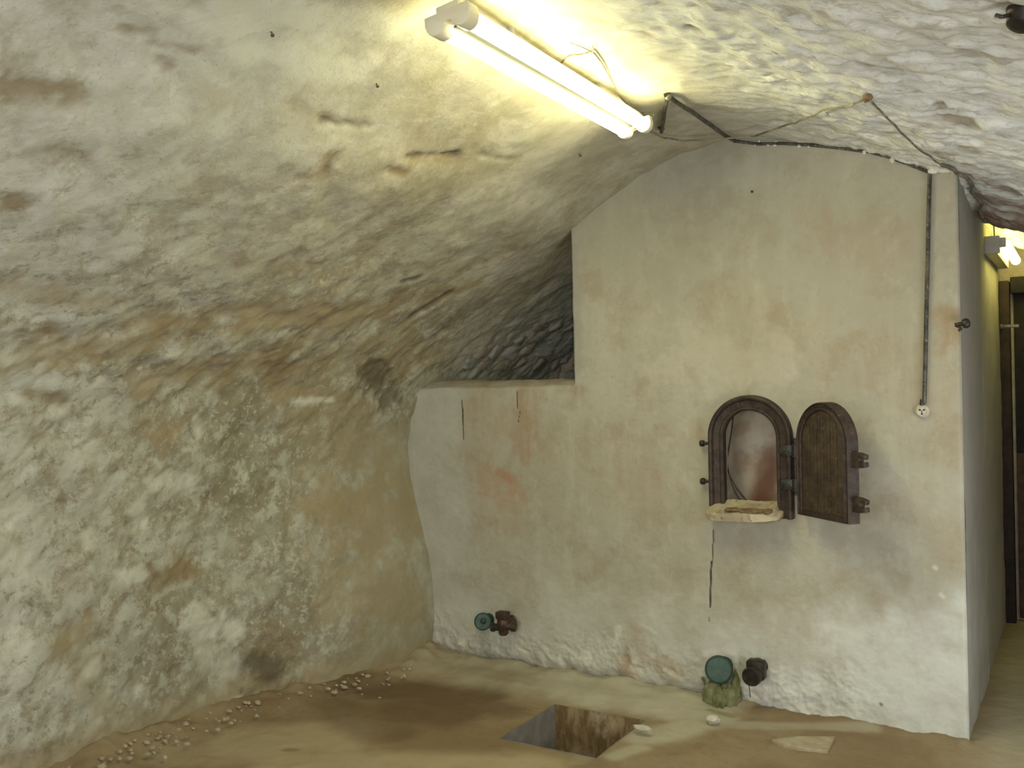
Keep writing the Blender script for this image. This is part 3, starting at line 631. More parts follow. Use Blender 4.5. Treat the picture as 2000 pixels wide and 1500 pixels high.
plane_grid('sump_side', (PX1, PY0, D), (PX0 - PX1, 0, 0), (0, 0, -D + 0.004), 10, 10, M_pitgrey, flo, 0.004, 6, attrs=())
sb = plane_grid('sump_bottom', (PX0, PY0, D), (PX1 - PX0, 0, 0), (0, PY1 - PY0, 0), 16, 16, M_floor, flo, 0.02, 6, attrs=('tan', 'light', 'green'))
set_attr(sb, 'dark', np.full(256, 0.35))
bm = bmesh.new(); add_blob(bm, (PX1 - 0.06, PY0 + 0.16, D + 0.06), (.13, .20, .20), .25, 3, 77)
for k in range(9):
    t = random.random(); add_blob(bm, (PX0 + 0.03 + 0.1 * random.random(), PY0 + .1 + t * .3, D + 0.02), (.03, .03, .02), .3, 1, k)
db = bm_obj('sump_debris', bm, M_frag, flo); db['kind'] = 'stuff'

bm = bmesh.new(); rq = random.Random(3)
for k in range(120):
    t = rq.random(); a = 60 + 640 * t; b = 1500 - 215 * t ** 1.1 + rq.uniform(-26, 24)
    q = on_z(a, b, 0.03)
    bx_ = -3.46 + 0.36 * float(sst(2.7, 4.15, q.y)); q.x = bx_ + abs(rq.gauss(0, .09)) + .02
    k0 = rq.uniform(.003, .013); add_blob(bm, (q.x, q.y, 0.02 + k0 * .3 + .03 * max(0, .12 - q.x + bx_) / .12), (k0 * 1.5, k0, k0 * .8), .35, 1, k)
cr_ = bm_obj('wall_foot_rubble', bm, M_frag, flo, smooth=False); cr_['kind'] = 'stuff'

# ------------------------------------------------------------------ the closing walls
wr = plane_grid('wall_rear', (1.2, -3.0, -0.06), (-5.2, 0, 0), (0, 0, 2.9), 30, 20, M_vault, None, 0.02, 2, attrs=ATTRS); tag(wr, 'plaster wall behind the camera', kind='structure')
wf = plane_grid('wall_far', (-3.5, 5.72, 1.35), (1.4, 0, 0), (0, 0, 1.3), 70, 70, M_rubmort, None, 0.05, 3.5, attrs=()); tag(wf, 'dark rubble wall at the back of the niche above the ledge', kind='structure')
we = plane_grid('wall_passage_end', (-0.7, YEND + 0.03, -0.06), (1.7, 0, 0), (0, 0, 2.6), 30, 40, M_rubmort, None, 0.0, 3, attrs=()); tag(we, 'dark wall at the end of the passage', kind='structure')
# bare rubble stones: on the niche back wall and where plaster has dropped off the haunch of the vault
ceil = SURF[0][0]
protos = []
for k in range(7):
    bm = bmesh.new(); bmesh.ops.create_icosphere(bm, subdivisions=3, radius=1.0)
    Pn = np.array([v.co for v in bm.verts]); dn0 = fbm(Pn, 1.1, 3, 0.5, k * 3.7)
    for v, q0 in zip(bm.verts, dn0):
        c0 = v.co; mx = max(abs(c0.x), abs(c0.y), abs(c0.z)); v.co = c0 * ((0.35 + 0.65 / mx) * 0.8 * (1 + 0.7 * float(q0)))
    me = bpy.data.meshes.new('stone'); bmesh.ops.recalc_face_normals(bm, faces=bm.faces); bm.to_mesh(me); bm.free()
    me.materials.append(M_stone if k % 2 else M_stone2)
    me.polygons.foreach_set('use_smooth', [True] * len(me.polygons)); protos.append(me)
rs = random.Random(5)
def stone(parent, c, size, ax):
    o = bpy.data.objects.new('stone', rs.choice(protos)); C.objects.link(o); o.parent = parent
    o.location = c; o.scale = size; o.rotation_euler = ax
for r in range(5):
    xx = -3.28 + rs.random() * 0.05
    while xx < -2.24:
        wd = rs.uniform(0.10, 0.22); hh = rs.uniform(0.042, 0.062)
        stone(wf, (xx + wd / 2, 5.69 + rs.uniform(-.02, .02), 1.55 + r * 0.105 + rs.uniform(-.015, .015)), (wd * .5, 0.06, hh), (rs.uniform(-.2, .2), rs.uniform(-.35, .35), 0))
        xx += wd + rs.uniform(0.01, 0.03)
for py in range(640, 735, 24):
    px = 1118
    while px > 1150 - (py - 600) * 2.6 and px > 880:
        dr = ray(px, py).normalized(); ok, loc, nor, _ = ceil.ray_cast(CAM, dr)
        if not ok: ok, loc, nor, _ = SURF[1][0].ray_cast(CAM, dr)
        if ok and YF + 0.1 < loc.y < 5.66 and loc.z > 1.5:
            wd = rs.uniform(0.10, 0.22); hh = rs.uniform(0.04, 0.07)
            if nor.dot(dr) > 0: nor = -nor
            e = Vector((nor.x, 0, nor.z)).normalized()
            ang = math.atan2(e.x, e.z)
            stone(ceil, loc - nor * 0.012, (hh, wd * .5, 0.030), (0, ang, rs.uniform(-.3, .3)))
            px -= rs.uniform(22, 44)
        else: px -= 15

# door at the passage end
dr_ = empty('door_1', (0.1, YEND - 0.03, 0), 'dark boarded door at the end of the passage', kind='structure')
bm = bmesh.new(); add_box(bm, (-0.425, YEND - 0.03, 1.0), (0.06, 0.10, 2.12)); bm_obj('door_post', bm, M_wood, dr_, 0.008)
bm = bmesh.new(); add_box(bm, (0.16, YEND - 0.03, 2.03), (1.10, 0.10, 0.10)); bm_obj('door_lintel', bm, M_blackwood, dr_, 0.008)
for k in range(6):
    X = -0.315 + k * 0.135
    bm = bmesh.new(); add_box(bm, (X, YEND, 1.50), (0.125, 0.03, 0.97)); bm_obj('upper_board', bm, M_blackwood, dr_, 0.004)
    bm = bmesh.new(); add_box(bm, (X, YEND - 0.01, 0.52), (0.125, 0.03, 1.0)); bm_obj('lower_board', bm, M_redwood if k % 2 == 0 else M_wood, dr_, 0.004)
bm = bmesh.new(); p = on_y(1972, 637, YEND - 0.12); add_box(bm, p, (0.10, 0.012, 0.018)); add_box(bm, p + Vector((-.045, .03, 0)), (0.012, .06, .03)); bm_obj('latch', bm, M_nail, dr_, 0.003)

# ------------------------------------------------------------------ fluorescent lamps
def lobed(half, r, n=10):
    """outline of two joined round lobes (across, down)"""
    pts = [(half + r, 0.0)]
    for k in range(n + 1):
        a = math.pi * k / n; pts.append((half + r * math.cos(a), -r * math.sin(a)))
    for k in range(n + 1):
        a = math.pi * k / n; pts.append((-half + r * math.cos(a), -r * math.sin(a)))
    pts += [(-half - r, 0.028), (half + r, 0.028)]
    return pts[1:]
def extrude(bm, o, ex, ez, ey, pts, y0, y1):
    a = [bm.verts.new(o + ex * u + ez * v + ey * y0) for u, v in pts]; b = [bm.verts.new(o + ex * u + ez * v + ey * y1) for u, v in pts]
    n = len(pts)
    for i in range(n): bm.faces.new((a[i], a[(i + 1) % n], b[(i + 1) % n], b[i]))
    bm.faces.new(a[::-1]); bm.faces.new(b)
LZ = 2.495
nA = on_z(872, 37, LZ); fA = on_z(1243, 252, LZ)
def lamp_dir(a, b): return (b - a).normalized()
ey = lamp_dir(nA, fA); ex = Vector((ey.y, -ey.x, 0)).normalized(); ez = UP
L1 = (fA - nA).length
LTILT = math.radians(-9)
lamp = empty('fluorescent_lamp', (nA + fA) / 2, 'long lit twin-tube fluorescent lamp fixed under the vault ceiling', 'lamp')
tilt = Matrix.Rotation(LTILT, 3, ey); ex = tilt @ ex; ez = tilt @ ez
bm = bmesh.new(); add_box(bm, nA + ey * L1 / 2 + ez * 0.031, (0.075, L1 - 0.02, 0.038), Matrix((ex, ey, ez)).transposed()); bm_obj('body', bm, M_white, lamp, 0.006)
bm = bmesh.new(); add_box(bm, nA + ey * L1 / 2 + ez * 0.006, (0.030, L1 - 0.1, 0.022), Matrix((ex, ey, ez)).transposed()); bm_obj('spine', bm, M_spine, lamp, 0.003)
for s in (-1, 1):
    bm = bmesh.new(); add_lathe(bm, nA + ey * 0.055 + ex * 0.041 * s, ey, [(0.0, 0), (0.024, 0.0), (0.024, L1 - 0.10), (0.0, L1 - 0.10)], 20); bm_obj('tube', bm, M_tube, lamp)
for y0, y1 in ((0.0, 0.056), (L1 - 0.032, L1)):
    bm = bmesh.new(); extrude(bm, nA, ex, ez, ey, lobed(0.041, 0.031), y0, y1); bm_obj('end_cap', bm, M_white, lamp, 0.004, 2)
for t in (0.28, 0.75):
    bm = bmesh.new(); q = nA + ey * L1 * t + ez * 0.045; add_lathe(bm, q, ez, [(0.012, 0), (0.012, 0.07)], 10); bm_obj('ceiling_bracket', bm, M_greyen, lamp)

# corridor lamp on the passage face
qa = on_x(1948, 478, XREC + 0.062); qb = Vector((qa.x, 6.36, qa.z))
lamp2 = empty('fluorescent_lamp', (qa + qb) / 2, 'short lit yellow fluorescent lamp high on the passage wall', 'lamp')
L2 = qb.y - qa.y
bm = bmesh.new(); add_box(bm, (XREC + 0.030, qa.y + L2 / 2, qa.z), (0.06, L2, 0.085)); bm_obj('body', bm, M_olive, lamp2, 0.008)
bm = bmesh.new(); add_box(bm, (XREC + 0.038, qa.y - 0.012, qa.z), (0.074, 0.024, 0.092)); bm_obj('end_plate', bm, M_greyen, lamp2, 0.006)
bm = bmesh.new(); add_box(bm, (XREC + 0.085, qa.y + 0.0, qa.z + 0.01), (0.035, 0.035, 0.05)); bm_obj('lamp_holder', bm, M_greyen, lamp2, 0.006)
bm = bmesh.new(); add_lathe(bm, (XREC + 0.098, qa.y + 0.02, qa.z), (0, 1, 0), [(0, 0), (0.02, 0), (0.026, 0.01), (0.026, L2 - 0.04), (0.02, L2 - 0.03), (0, L2 - 0.03)], 18); bm_obj('tube', bm, M_tube2, lamp2)

# ------------------------------------------------------------------ cables
def cable(name, pts, r, mat, label, smooth=6, seg=8, parent=None):
    P_ = catmull(pts, smooth); bm = bmesh.new(); add_tube(bm, P_, r, seg)
    if parent is None:
        o = bm_obj(name, bm, mat); tag(o, label, 'cable'); return o
    return bm_obj(name, bm, mat, parent)
# black conduit from the bracket by the lamp, along the top of the vat, down to the socket
def vh(px, py, off): return hit(px, py, off)
def fr(px, py, off=0.010): return on_y(px, py, YF - off)
con = empty('conduit', fr(1818, 340), 'black tube conduit along vat top, dropping to the round socket', 'conduit')
def seg_pts(l, f):
    out = []
    for (a, b), (c, d) in zip(l, l[1:]):
        n = max(1, int(math.hypot(c - a, d - b) / 12))
        out += [f(a + (c - a) * k / n, b + (d - b) * k / n) for k in range(n)]
    return out + [f(*l[-1])]
up_ = seg_pts([(1291, 250), (1295, 225), (1299, 200), (1303, 183)], lambda a, b: vh(a, b, 0.018))
dn_ = seg_pts([(1308, 181), (1330, 196), (1360, 216), (1390, 238), (1415, 256), (1436, 268)], lambda a, b: vh(a, b, 0.018))
al_px = [(1455, 275), (1480, 278), (1530, 277), (1580, 280), (1640, 286), (1700, 294), (1740, 305), (1780, 320), (1814, 333)]
def top_edge(a, b): return fr(a, b + 3, 0.014)
al_ = seg_pts(al_px, top_edge)
dr2 = seg_pts([(1816, 340), (1814, 400), (1812, 500), (1809, 620), (1807, 720), (1805, 788)], lambda a, b: fr(a, b, 0.016))
for nm, l, r in (('riser', up_, 0.0085), ('slope_run', dn_, 0.0085), ('top_run', [dn_[-1]] + al_, 0.0070), ('drop', dr2, 0.0085)):
    bm = bmesh.new(); add_tube(bm, catmull(l, 5), r, 8); bm_obj(nm, bm, M_conduit, con)
bm = bmesh.new(); add_tube(bm, catmull([up_[-1], (up_[-1] + dn_[0]) / 2 + Vector((0, 0, .004)), dn_[0]], 5), 0.011, 8); bm_obj('elbow', bm, M_cable, con)
for i, (a, b) in enumerate([(1303, 182), (1291, 247)]):
    bm = bmesh.new(); add_blob(bm, vh(a, b, 0.008), (.016, .016, .012), .2, 1, i); bm_obj('fixing', bm, M_iron, con)
dabs = [(1475, 281), (1500, 282), (1515, 280), (1482, 276), (1560, 283), (1580, 285), (1640, 289), (1690, 294), (1716, 301), (1745, 309), (1770, 320), (1790, 326), (1818, 333), (1816, 362), (1813, 392), (1812, 410), (1812, 445), (1813, 470), (1811, 530), (1808, 640), (1806, 730)]
for i, (a, b) in enumerate(dabs):
    q = fr(a, b, 0.012); bm = bmesh.new(); k = 0.8 + 0.5 * random.random()
    q1 = vh(a, b, 0.01); q = q1 if q1.y < q.y else q
    add_blob(bm, q, (.009 * k, .007, .011 * k), .35, 1, i); bm_obj('plaster_dab', bm, M_dab, con)
bm = bmesh.new(); add_blob(bm, fr(1822, 333, 0.012), (.022, .014, .016), .3, 2, 3); add_blob(bm, fr(1850, 334, 0.010), (.03, .011, .008), .3, 2, 4); add_blob(bm, fr(1870, 336, 0.010), (.02, .011, .009), .3, 2, 5); bm_obj('mortar_patch', bm, M_dab, con)
# pale cable from the lamp looping up to the nail and down to the passage
nail_p = vh(1697, 187, 0.012)
cable('power_cable', [fA + ez * 0.012 + ey * 0.012, fA + ez * 0.02 + ey * .04] + seg_pts([(1290, 254), (1330, 261), (1380, 260), (1430, 255), (1480, 251)], lambda a, b: vh(a, b, 0.032)) + seg_pts([(1540, 236), (1580, 224), (1605, 209), (1640, 200), (1665, 196), (1688, 188)], lambda a, b: vh(a, b, 0.018)),
      0.0042, M_pale, 'pale cable sagging from the twin-tube lamp up to a clip on the ceiling')
c2 = seg_pts([(1704, 190), (1735, 220), (1770, 258), (1805, 290), (1840, 313), (1872, 331)], lambda a, b: vh(a, b, 0.016))
c3 = seg_pts([(1884, 340), (1900, 357), (1911, 380), (1919, 405), (1924, 425)], lambda a, b: vh(a, b, 0.020))
cable('power_cable', c2 + c3 + [Vector((XREC + 0.05, qa.y - 0.1, qa.z + 0.12)), Vector((XREC + 0.05, qa.y - 0.01, qa.z + 0.03))], lambda t: 0.0034 + 0.005 * (0.52 < t < 0.97), M_cable, 'dirty cable running from the ceiling clip round the vat corner to the passage lamp')
wr_ = [fA + ez * 0.012 + ey * 0.014 + ex * 0.045, fA + ez * 0.035 + ey * 0.012 + ex * 0.075] + seg_pts([(1242, 214), (1225, 200), (1208, 180), (1190, 146), (1172, 115), (1158, 97), (1150, 97), (1135, 101), (1115, 103), (1103, 110), (1093, 122)], lambda a, b: vh(a, b, 0.009))
cb = cable('loose_wire', wr_, 0.0034, M_cable, 'thin loose wire leaving the twin-tube lamp for a hook on the bright vault', 6)
bm = bmesh.new(); add_tube(bm, catmull(seg_pts([(1152, 96), (1135, 88), (1112, 80)], lambda a, b: vh(a, b, 0.006)), 4), 0.0018, 6); bm_obj('wire_end', bm, M_pale, cb)
bm = bmesh.new(); add_tube(bm, catmull(seg_pts([(1157, 98), (1159, 92), (1158, 84)], lambda a, b: vh(a, b, 0.010)), 4), 0.0022, 6); bm_obj('wire_end', bm, M_cable, cb)
bm = bmesh.new(); add_blob(bm, nail_p, (.016, .016, .012), .25, 2, 9); add_tube(bm, [nail_p, vh(1697, 187, 0.035)], 0.005, 8); o = bm_obj('cable_clip', bm, M_rustdirt); tag(o, 'small dull clip on the ceiling where the sagging cable peaks', 'clip')
# nails
for (a, b, lab) in [(530, 62, 'small nail with a shiny head in the pale vault left of the lamp'), (735, 163, 'small bent nail stub in the vault below the near lamp end'), (1132, 300, 'tiny nail in the vault below the far lamp end')]:
    q = vh(a, b, 0); nn = (CAM - q).normalized(); bm = bmesh.new()
    add_lathe(bm, vh(a, b, -0.01), (vh(a, b, 0.05) - q), [(0.0025, 0), (0.0025, 0.020), (0.0055, 0.020), (0.0055, 0.024), (0, 0.025)], 10); o = bm_obj('nail', bm, M_nail); tag(o, lab, 'nail')
q = on_y(1470, 375, YF); bm = bmesh.new(); add_lathe(bm, q + Vector((0, .012, 0)), (0, -1, 0), [(0.003, 0), (0.003, 0.022), (0.006, 0.022), (0.005, 0.027), (0, 0.028)], 10); o = bm_obj('nail', bm, M_iron); tag(o, 'small dark nail high on the plain vat front', 'nail')
# peg on the vat corner
q = on_x(1884, 634, XR + 0.02); pg = empty('wall_peg', q, 'stubby dark round iron peg on the vat corner', 'peg')
bm = bmesh.new(); add_lathe(bm, q + Vector((-.035, 0, 0)), (1, -0.1, 0.12), [(0.008, 0), (0.009, 0.026), (0.018, 0.030), (0.021, 0.044), (0.014, 0.054), (0, 0.057)], 16); bm_obj('head', bm, M_iron, pg)
bm = bmesh.new(); add_tube(bm, catmull([q + Vector((-.03, 0, -.004)), q + Vector((-.012, -.012, -.016)), q + Vector((-.02, -.02, -.024))], 5), 0.005, 8); bm_obj('shank', bm, M_rust, pg)
# iron fitting at the upper right of the ceiling
q = vh(2003, 25, 0); n_up = (vh(2003, 25, 0.1) - q).normalized()
ft = empty('ceiling_fitting', q, 'dark round iron fitting in the ceiling by the top right corner', 'fitting')
bm = bmesh.new(); add_lathe(bm, q - n_up * 0.015, n_up, [(0.036, 0), (0.036, 0.018), (0.030, 0.026), (0.024, 0.045), (0.012, 0.052), (0, 0.053)], 20); bm_obj('boss', bm, M_black, ft)
bm = bmesh.new(); add_tube(bm, catmull([q + n_up * .004 + RGT * -.03, q + n_up * .012 - RGT * .045 - FWD * .01, q + n_up * .004 - RGT * .055], 5), 0.004, 8); bm_obj('hook', bm, M_rust, ft)

# ------------------------------------------------------------------ round socket
q = on_y(1802, 803, YF); so = empty('wall_socket', q, 'small round cream socket at the foot of the conduit', 'socket')
bm = bmesh.new(); add_lathe(bm, q + Vector((0, .01, 0)), (0, -1, 0), [(0.029, 0), (0.029, 0.020), (0.026, 0.030), (0.020, 0.034), (0.018, 0.030), (0, 0.030)], 28); bm_obj('cover', bm, M_socket, so)
for (a, b, r) in ((-.008, .006, .0042), (.008, .006, .0042), (0, -.010, .0042), (0, 0.0, .003)):
    bm = bmesh.new(); add_lathe(bm, q + Vector((a, -.0185, b)), (0, -1, 0), [(r, 0), (r, 0.003), (0, 0.003)], 10); bm_obj('contact_hole' if r > .0035 else 'screw', bm, M_hole if r > .0035 else M_iron, so)
bm = bmesh.new(); add_lathe(bm, q + Vector((0.001, -0.012, .03)), (0, 0, 1), [(0.010, -0.008), (0.011, 0.0), (0.009, 0.014), (0.0085, 0.02)], 12); bm_obj('cable_gland', bm, M_conduit, so)

# ------------------------------------------------------------------ the hatch
def sweep_arch(bm, to_w, hw, zb, zc_, prof, n=30, close=True):
    """sweep a closed profile of (outward offset, height) along an arch path"""
    path = []
    for k in range(7): path.append(((-hw, zb + (zc_ - zb) * k / 6.0), (-1, 0)))
    for k in range(1, n): a = math.pi - math.pi * k / n; path.append(((hw * math.cos(a), zc_ + hw * math.sin(a)), (math.cos(a), math.sin(a))))
    for k in range(7): path.append(((hw, zc_ - (zc_ - zb) * k / 6.0), (1, 0)))
    rings = [[bm.verts.new(to_w(p[0] + nrm[0] * o, p[1] + nrm[1] * o, h)) for o, h in prof] for p, nrm in path]
    L = len(prof)
    for a, b in zip(rings, rings[1:]):
        for k in range(L): bm.faces.new((a[k], b[k], b[(k + 1) % L], a[(k + 1) % L]))
    bm.faces.new(rings[0]); bm.faces.new(rings[-1][::-1])
ht = empty('access_hatch', (HX, YF, HZB), 'rusty arched iron access hatch standing open in the vat front', 'hatch')
toF = lambda x, z, h: Vector((HX + x, YF - h, z))
W_ = HOUT - HIN
bm = bmesh.new()
sweep_arch(bm, toF, HIN, 0.876, HZC, [(0, -0.012), (0, 0.030), (0.006, 0.036), (0.013, 0.036), (0.018, 0.030), (W_ - 0.024, 0.036), (W_ - 0.018, 0.050), (W_ - 0.010, 0.054), (W_ - 0.002, 0.050), (W_, 0.042), (W_, -0.012)])
fm = bm_obj('frame', bm, M_rust, ht)
bm = bmesh.new(); add_box(bm, (HX, YF - 0.010, 0.900), (2 * HIN + 0.004, 0.044, 0.050)); bm_obj('frame_foot', bm, M_rust, ht, 0.004)
# studs with swing bolts on the left flank
for (a, b) in ((1376, 866), (1377, 940)):
    q = on_y(a, b, YF - 0.03); q.x = HX - HOUT - 0.02
    bm = bmesh.new(); add_lathe(bm, q + Vector((0.03, 0, 0)), (-1, 0, 0), [(0.007, 0), (0.007, 0.032), (0.014, 0.034), (0.016, 0.042), (0.014, 0.052), (0.006, 0.056), (0, 0.057)], 14)
    bm_obj('stud', bm, M_iron, ht)
# stone lip under the opening
sv = []; nxs, nys = 36, 12; rows = []
xa, xb, ya, yb = -1.505, -1.165, YF - 0.15, YF + 0.01
bm = bmesh.new()
def sill_top(u, v):
    r = 0.05; X = xa + (xb - xa) * u; Yv = ya + (yb - ya) * v
    lo = 0.0
    if v < 0.45:                                   # rounded front corners
        k = (0.45 - v) / 0.45; ins = 0.075 * (1 - math.sqrt(max(0, 1 - k * k)))
        X = (xa + ins * 0.8) + (xb - xa - ins * 2.2) * u
    rim = max(0, 1 - min(u, 1 - u) / 0.10) * 0.6 + max(0, 1 - v / 0.22)
    zt = 0.884 + 0.020 * min(1, rim) + 0.062 * v - 0.02 * (u > 0.93)
    return X, Yv, zt
T = [[None] * (nys + 1) for _ in range(nxs + 1)]; Bt = [[None] * (nys + 1) for _ in range(nxs + 1)]
for i in range(nxs + 1):
    for j in range(nys + 1):
        X, Yv, zt = sill_top(i / nxs, j / nys); nn = float(fbm(np.array([[X, Yv, 1.0]]), 14, 3)[0])
        en = max(0, 1 - min(i, nxs - i) / 4.0) ** 2; zt -= 0.016 * en
        T[i][j] = bm.verts.new((X, Yv, zt + nn * 0.010)); Bt[i][j] = bm.verts.new((X + 0, Yv + 0.012 * (j == 0), 0.866 + 0.004 * nn - 0.02 * (j / nys) + 0.02 * max(0, i / nxs - 0.75) * 4 + 0.014 * en))
for i in range(nxs):
    for j in range(nys):
        bm.faces.new((T[i][j], T[i + 1][j], T[i + 1][j + 1], T[i][j + 1])); bm.faces.new((Bt[i][j], Bt[i][j + 1], Bt[i + 1][j + 1], Bt[i + 1][j]))
for i in range(nxs):
    bm.faces.new((T[i][0], Bt[i][0], Bt[i + 1][0], T[i + 1][0])); bm.faces.new((T[i][nys], T[i + 1][nys], Bt[i + 1][nys], Bt[i][nys]))
for j in range(nys):
    bm.faces.new((T[0][j], T[0][j + 1], Bt[0][j + 1], Bt[0][j])); bm.faces.new((T[nxs][j], Bt[nxs][j], Bt[nxs][j + 1], T[nxs][j + 1]))
o = bm_obj('sill', bm, M_sill, ht); o['label'] = 'worn pale drip sill under the opening'
bm = bmesh.new()
for a, b, sx in ((1430, 988, .05), (1470, 992, .07), (1500, 990, .03)):
    q = on_y(a, b, YF - 0.07); add_blob(bm, (q.x, q.y, 0.910), (sx, .040, .010), .4, 2, a)
bm_obj('rust_debris', bm, M_rustdirt, ht)
# perished seal hanging in the opening
gq = [on_y(a, b, YF + c_) for a, b, c_ in ((1432, 815, .0), (1429, 840, .03), (1424, 872, .05), (1420, 900, .05), (1424, 925, .04), (1434, 945, .03), (1448, 965, .03), (1462, 982, .0))]
bm = bmesh.new(); add_tube(bm, catmull(gq, 5), 0.0036, 8); add_tube(bm, catmull([gq[4], gq[5] + Vector((-.006, -.01, -.008)), gq[6] + Vector((-.012, -.01, -.01)), gq[7] + Vector((-.014, -.01, -.014))], 5), 0.0032, 8)
o = bm_obj('seal', bm, M_rubber, ht); o['label'] = 'loose black rubber seal hanging in the opening'
# hinge
hx, hy = -1.105, YF - 0.045
for za, zb in ((1.155, 1.205), (1.005, 1.055)):
    bm = bmesh.new(); add_box(bm, (hx - 0.035, YF - 0.04, (za + zb) / 2), (0.07, 0.03, zb - za)); bm_obj('hinge_leaf', bm, M_iron, ht, 0.005)
    bm = bmesh.new(); add_lathe(bm, (hx, hy, za - 0.006), (0, 0, 1), [(0.010, 0), (0.018, 0.002), (0.018, zb - za + 0.010), (0.010, zb - za + 0.012)], 16); bm_obj('hinge_knuckle', bm, M_iron, ht)
bm = bmesh.new(); add_lathe(bm, (hx, hy, 0.985), (0, 0, 1), [(0.0, 0), (0.010, 0.0), (0.010, 0.235), (0.013, 0.237), (0.013, 0.250), (0, 0.252)], 14); bm_obj('hinge_pin', bm, M_iron, ht)
# door leaf
dv = Vector((0.275, -0.232, 0)).normalized(); dn = Vector((dv.y, -dv.x, 0))
DW, DZB, DZT = 0.345, 0.905, 1.395
dhw = DW / 2; dcz = DZT - dhw
org = Vector((hx, hy, 0)) + dv * 0.022
toD = lambda x, z, h: org + dv * (x + dhw) + dn * h + UP * z
leaf = bmesh.new()
po = arch_pts(dhw - 0.004, DZB, dcz, 32)
fa = [leaf.verts.new(toD(a, b, 0.004)) for a, b in po]; ba = [leaf.verts.new(toD(a, b, -0.038)) for a, b in po]
leaf.faces.new(fa); leaf.faces.new(ba[::-1])
for i in range(len(po)): k = (i + 1) % len(po); leaf.faces.new((fa[i], ba[i], ba[k], fa[k]))
door = bm_obj('door_leaf', leaf, M_rust_face, ht)
bm = bmesh.new(); sweep_arch(bm, toD, dhw - 0.034, DZB + 0.0, dcz, [(0, 0.0), (0, 0.010), (0.005, 0.015), (0.011, 0.012), (0.014, 0.006), (0.026, 0.008), (0.031, 0.014), (0.035, 0.008), (0.035, -0.040), (0.028, -0.040)], 32); bm_obj('rim', bm, M_rust, door)
bm = bmesh.new()
b1 = toD(0, DZB + 0.012, 0.006); add_box(bm, b1, (DW - 0.02, 0.018, 0.024), Matrix((dv, dn, UP)).transposed()); bm_obj('bottom_rail', bm, M_rust, door, 0.004)
for k in range(5):
    a = -0.09 + 0.045 * k; bm = bmesh.new(); zt = dcz + math.sqrt(max(0, (dhw - 0.05) ** 2 - a * a)) - 0.01; zb_ = DZB + 0.035
    add_box(bm, toD(a, (zt + zb_) / 2, 0.0055), (0.012, 0.005, zt - zb_), Matrix((dv, dn, UP)).transposed()); bm_obj('rib', bm, M_rust_face, door, 0.002)
bm = bmesh.new(); add_lathe(bm, toD(0.0, 1.19, 0.003), dn, [(0.012, 0), (0.010, 0.006), (0, 0.008)], 12); bm_obj('rivet', bm, M_rust_face, door)
for zc1 in (1.165, 0.985):
    bm = bmesh.new(); R3 = Matrix((dv, dn, UP)).transposed()
    add_box(bm, toD(dhw + 0.016, zc1, -0.020), (0.050, 0.030, 0.062), R3)
    for s in (-1, 1): add_box(bm, toD(dhw + 0.052, zc1 + s * 0.018, -0.020), (0.042, 0.026, 0.020), R3 @ Matrix.Rotation(s * 0.18, 3, 'Y'))
    bm_obj('latch_fork', bm, M_rust, door, 0.004)
for zc1 in (1.18, 1.03):
    bm = bmesh.new(); add_box(bm, toD(-dhw + 0.004, zc1, -0.012), (0.06, 0.022, 0.036), Matrix((dv, dn, UP)).transposed()); bm_obj('hinge_strap', bm, M_iron, door, 0.004)

# ------------------------------------------------------------------ outlets and taps at the foot of the vat
def outlet(q, r, label, tiltv, stub):
    e = empty('outlet', q, label, 'outlet')
    ax = Vector(tiltv).normalized()
    bm = bmesh.new(); add_lathe(bm, Vector((q.x, YF + 0.03, q.z)), q - Vector((q.x, YF + 0.03, q.z)) + Vector((0, -.001, 0)), [(r * .7, 0), (r * .7, YF + 0.005 - q.y), (r * .6, YF + 0.012 - q.y)], 24); bm_obj('pipe_stub', bm, M_dkgreen, e)
    bm = bmesh.new(); add_lathe(bm, q - ax * 0.012, ax, [(r * .8, -0.012), (r, -0.010), (r * 1.04, 0.0), (r * 1.04, 0.012), (r * .99, 0.016), (r * .94, 0.017), (r * .91, 0.0145), (r * .5, 0.0155), (0, 0.016)], 36); cap = bm_obj('cap', bm, M_green, e)
    bm = bmesh.new(); add_lathe(bm, q + ax * 0.002, ax, [(r * 1.04, -0.014), (r * 1.07, -0.012), (r * 1.07, -0.002), (r * 1.04, 0.0)], 36); bm_obj('cap_band', bm, M_dkgreen, cap)
    return e, cap
q1 = on_y(1404, 1308, YF - 0.075)
e1, c1 = outlet(q1, 0.059, 'larger green round outlet cap above mossy crust, below the hatch', (0.30, -0.93, 0.20), 0.1)
bm = bmesh.new()
add_blob(bm, on_y(1394, 1362, YF - 0.03), (.048, .055, .085), .25, 3, 31, 2.2); add_blob(bm, on_y(1424, 1366, YF - 0.035), (.046, .05, .075), .28, 3, 32, 2.2); add_blob(bm, on_y(1410, 1392, YF - 0.05), (.075, .07, .035), .3, 3, 33, 2.4)
add_blob(bm, on_y(1437, 1345, YF - 0.01), (.02, .03, .08), .25, 2, 34, 2); add_blob(bm, on_y(1408, 1372, YF - 0.06), (.035, .05, .075), .35, 3, 35, 2.6)
o = bm_obj('verdigris_crust', bm, M_crust, e1); o['label'] = 'mossy green crust below the cap'
q2 = on_y(943, 1214, YF - 0.065)
e2, c2_ = outlet(q2, 0.043, 'smaller green round outlet cap near the vat left edge', (0.50, -0.83, 0.24), 0.1)
bm = bmesh.new(); add_lathe(bm, q2 + Vector((.01, -.012, .006)), (0.45, -0.85, 0.22), [(0.016, 0), (0.014, 0.010), (0.006, 0.014), (0, 0.015)], 16); bm_obj('boss', bm, M_dkgreen, c2_)
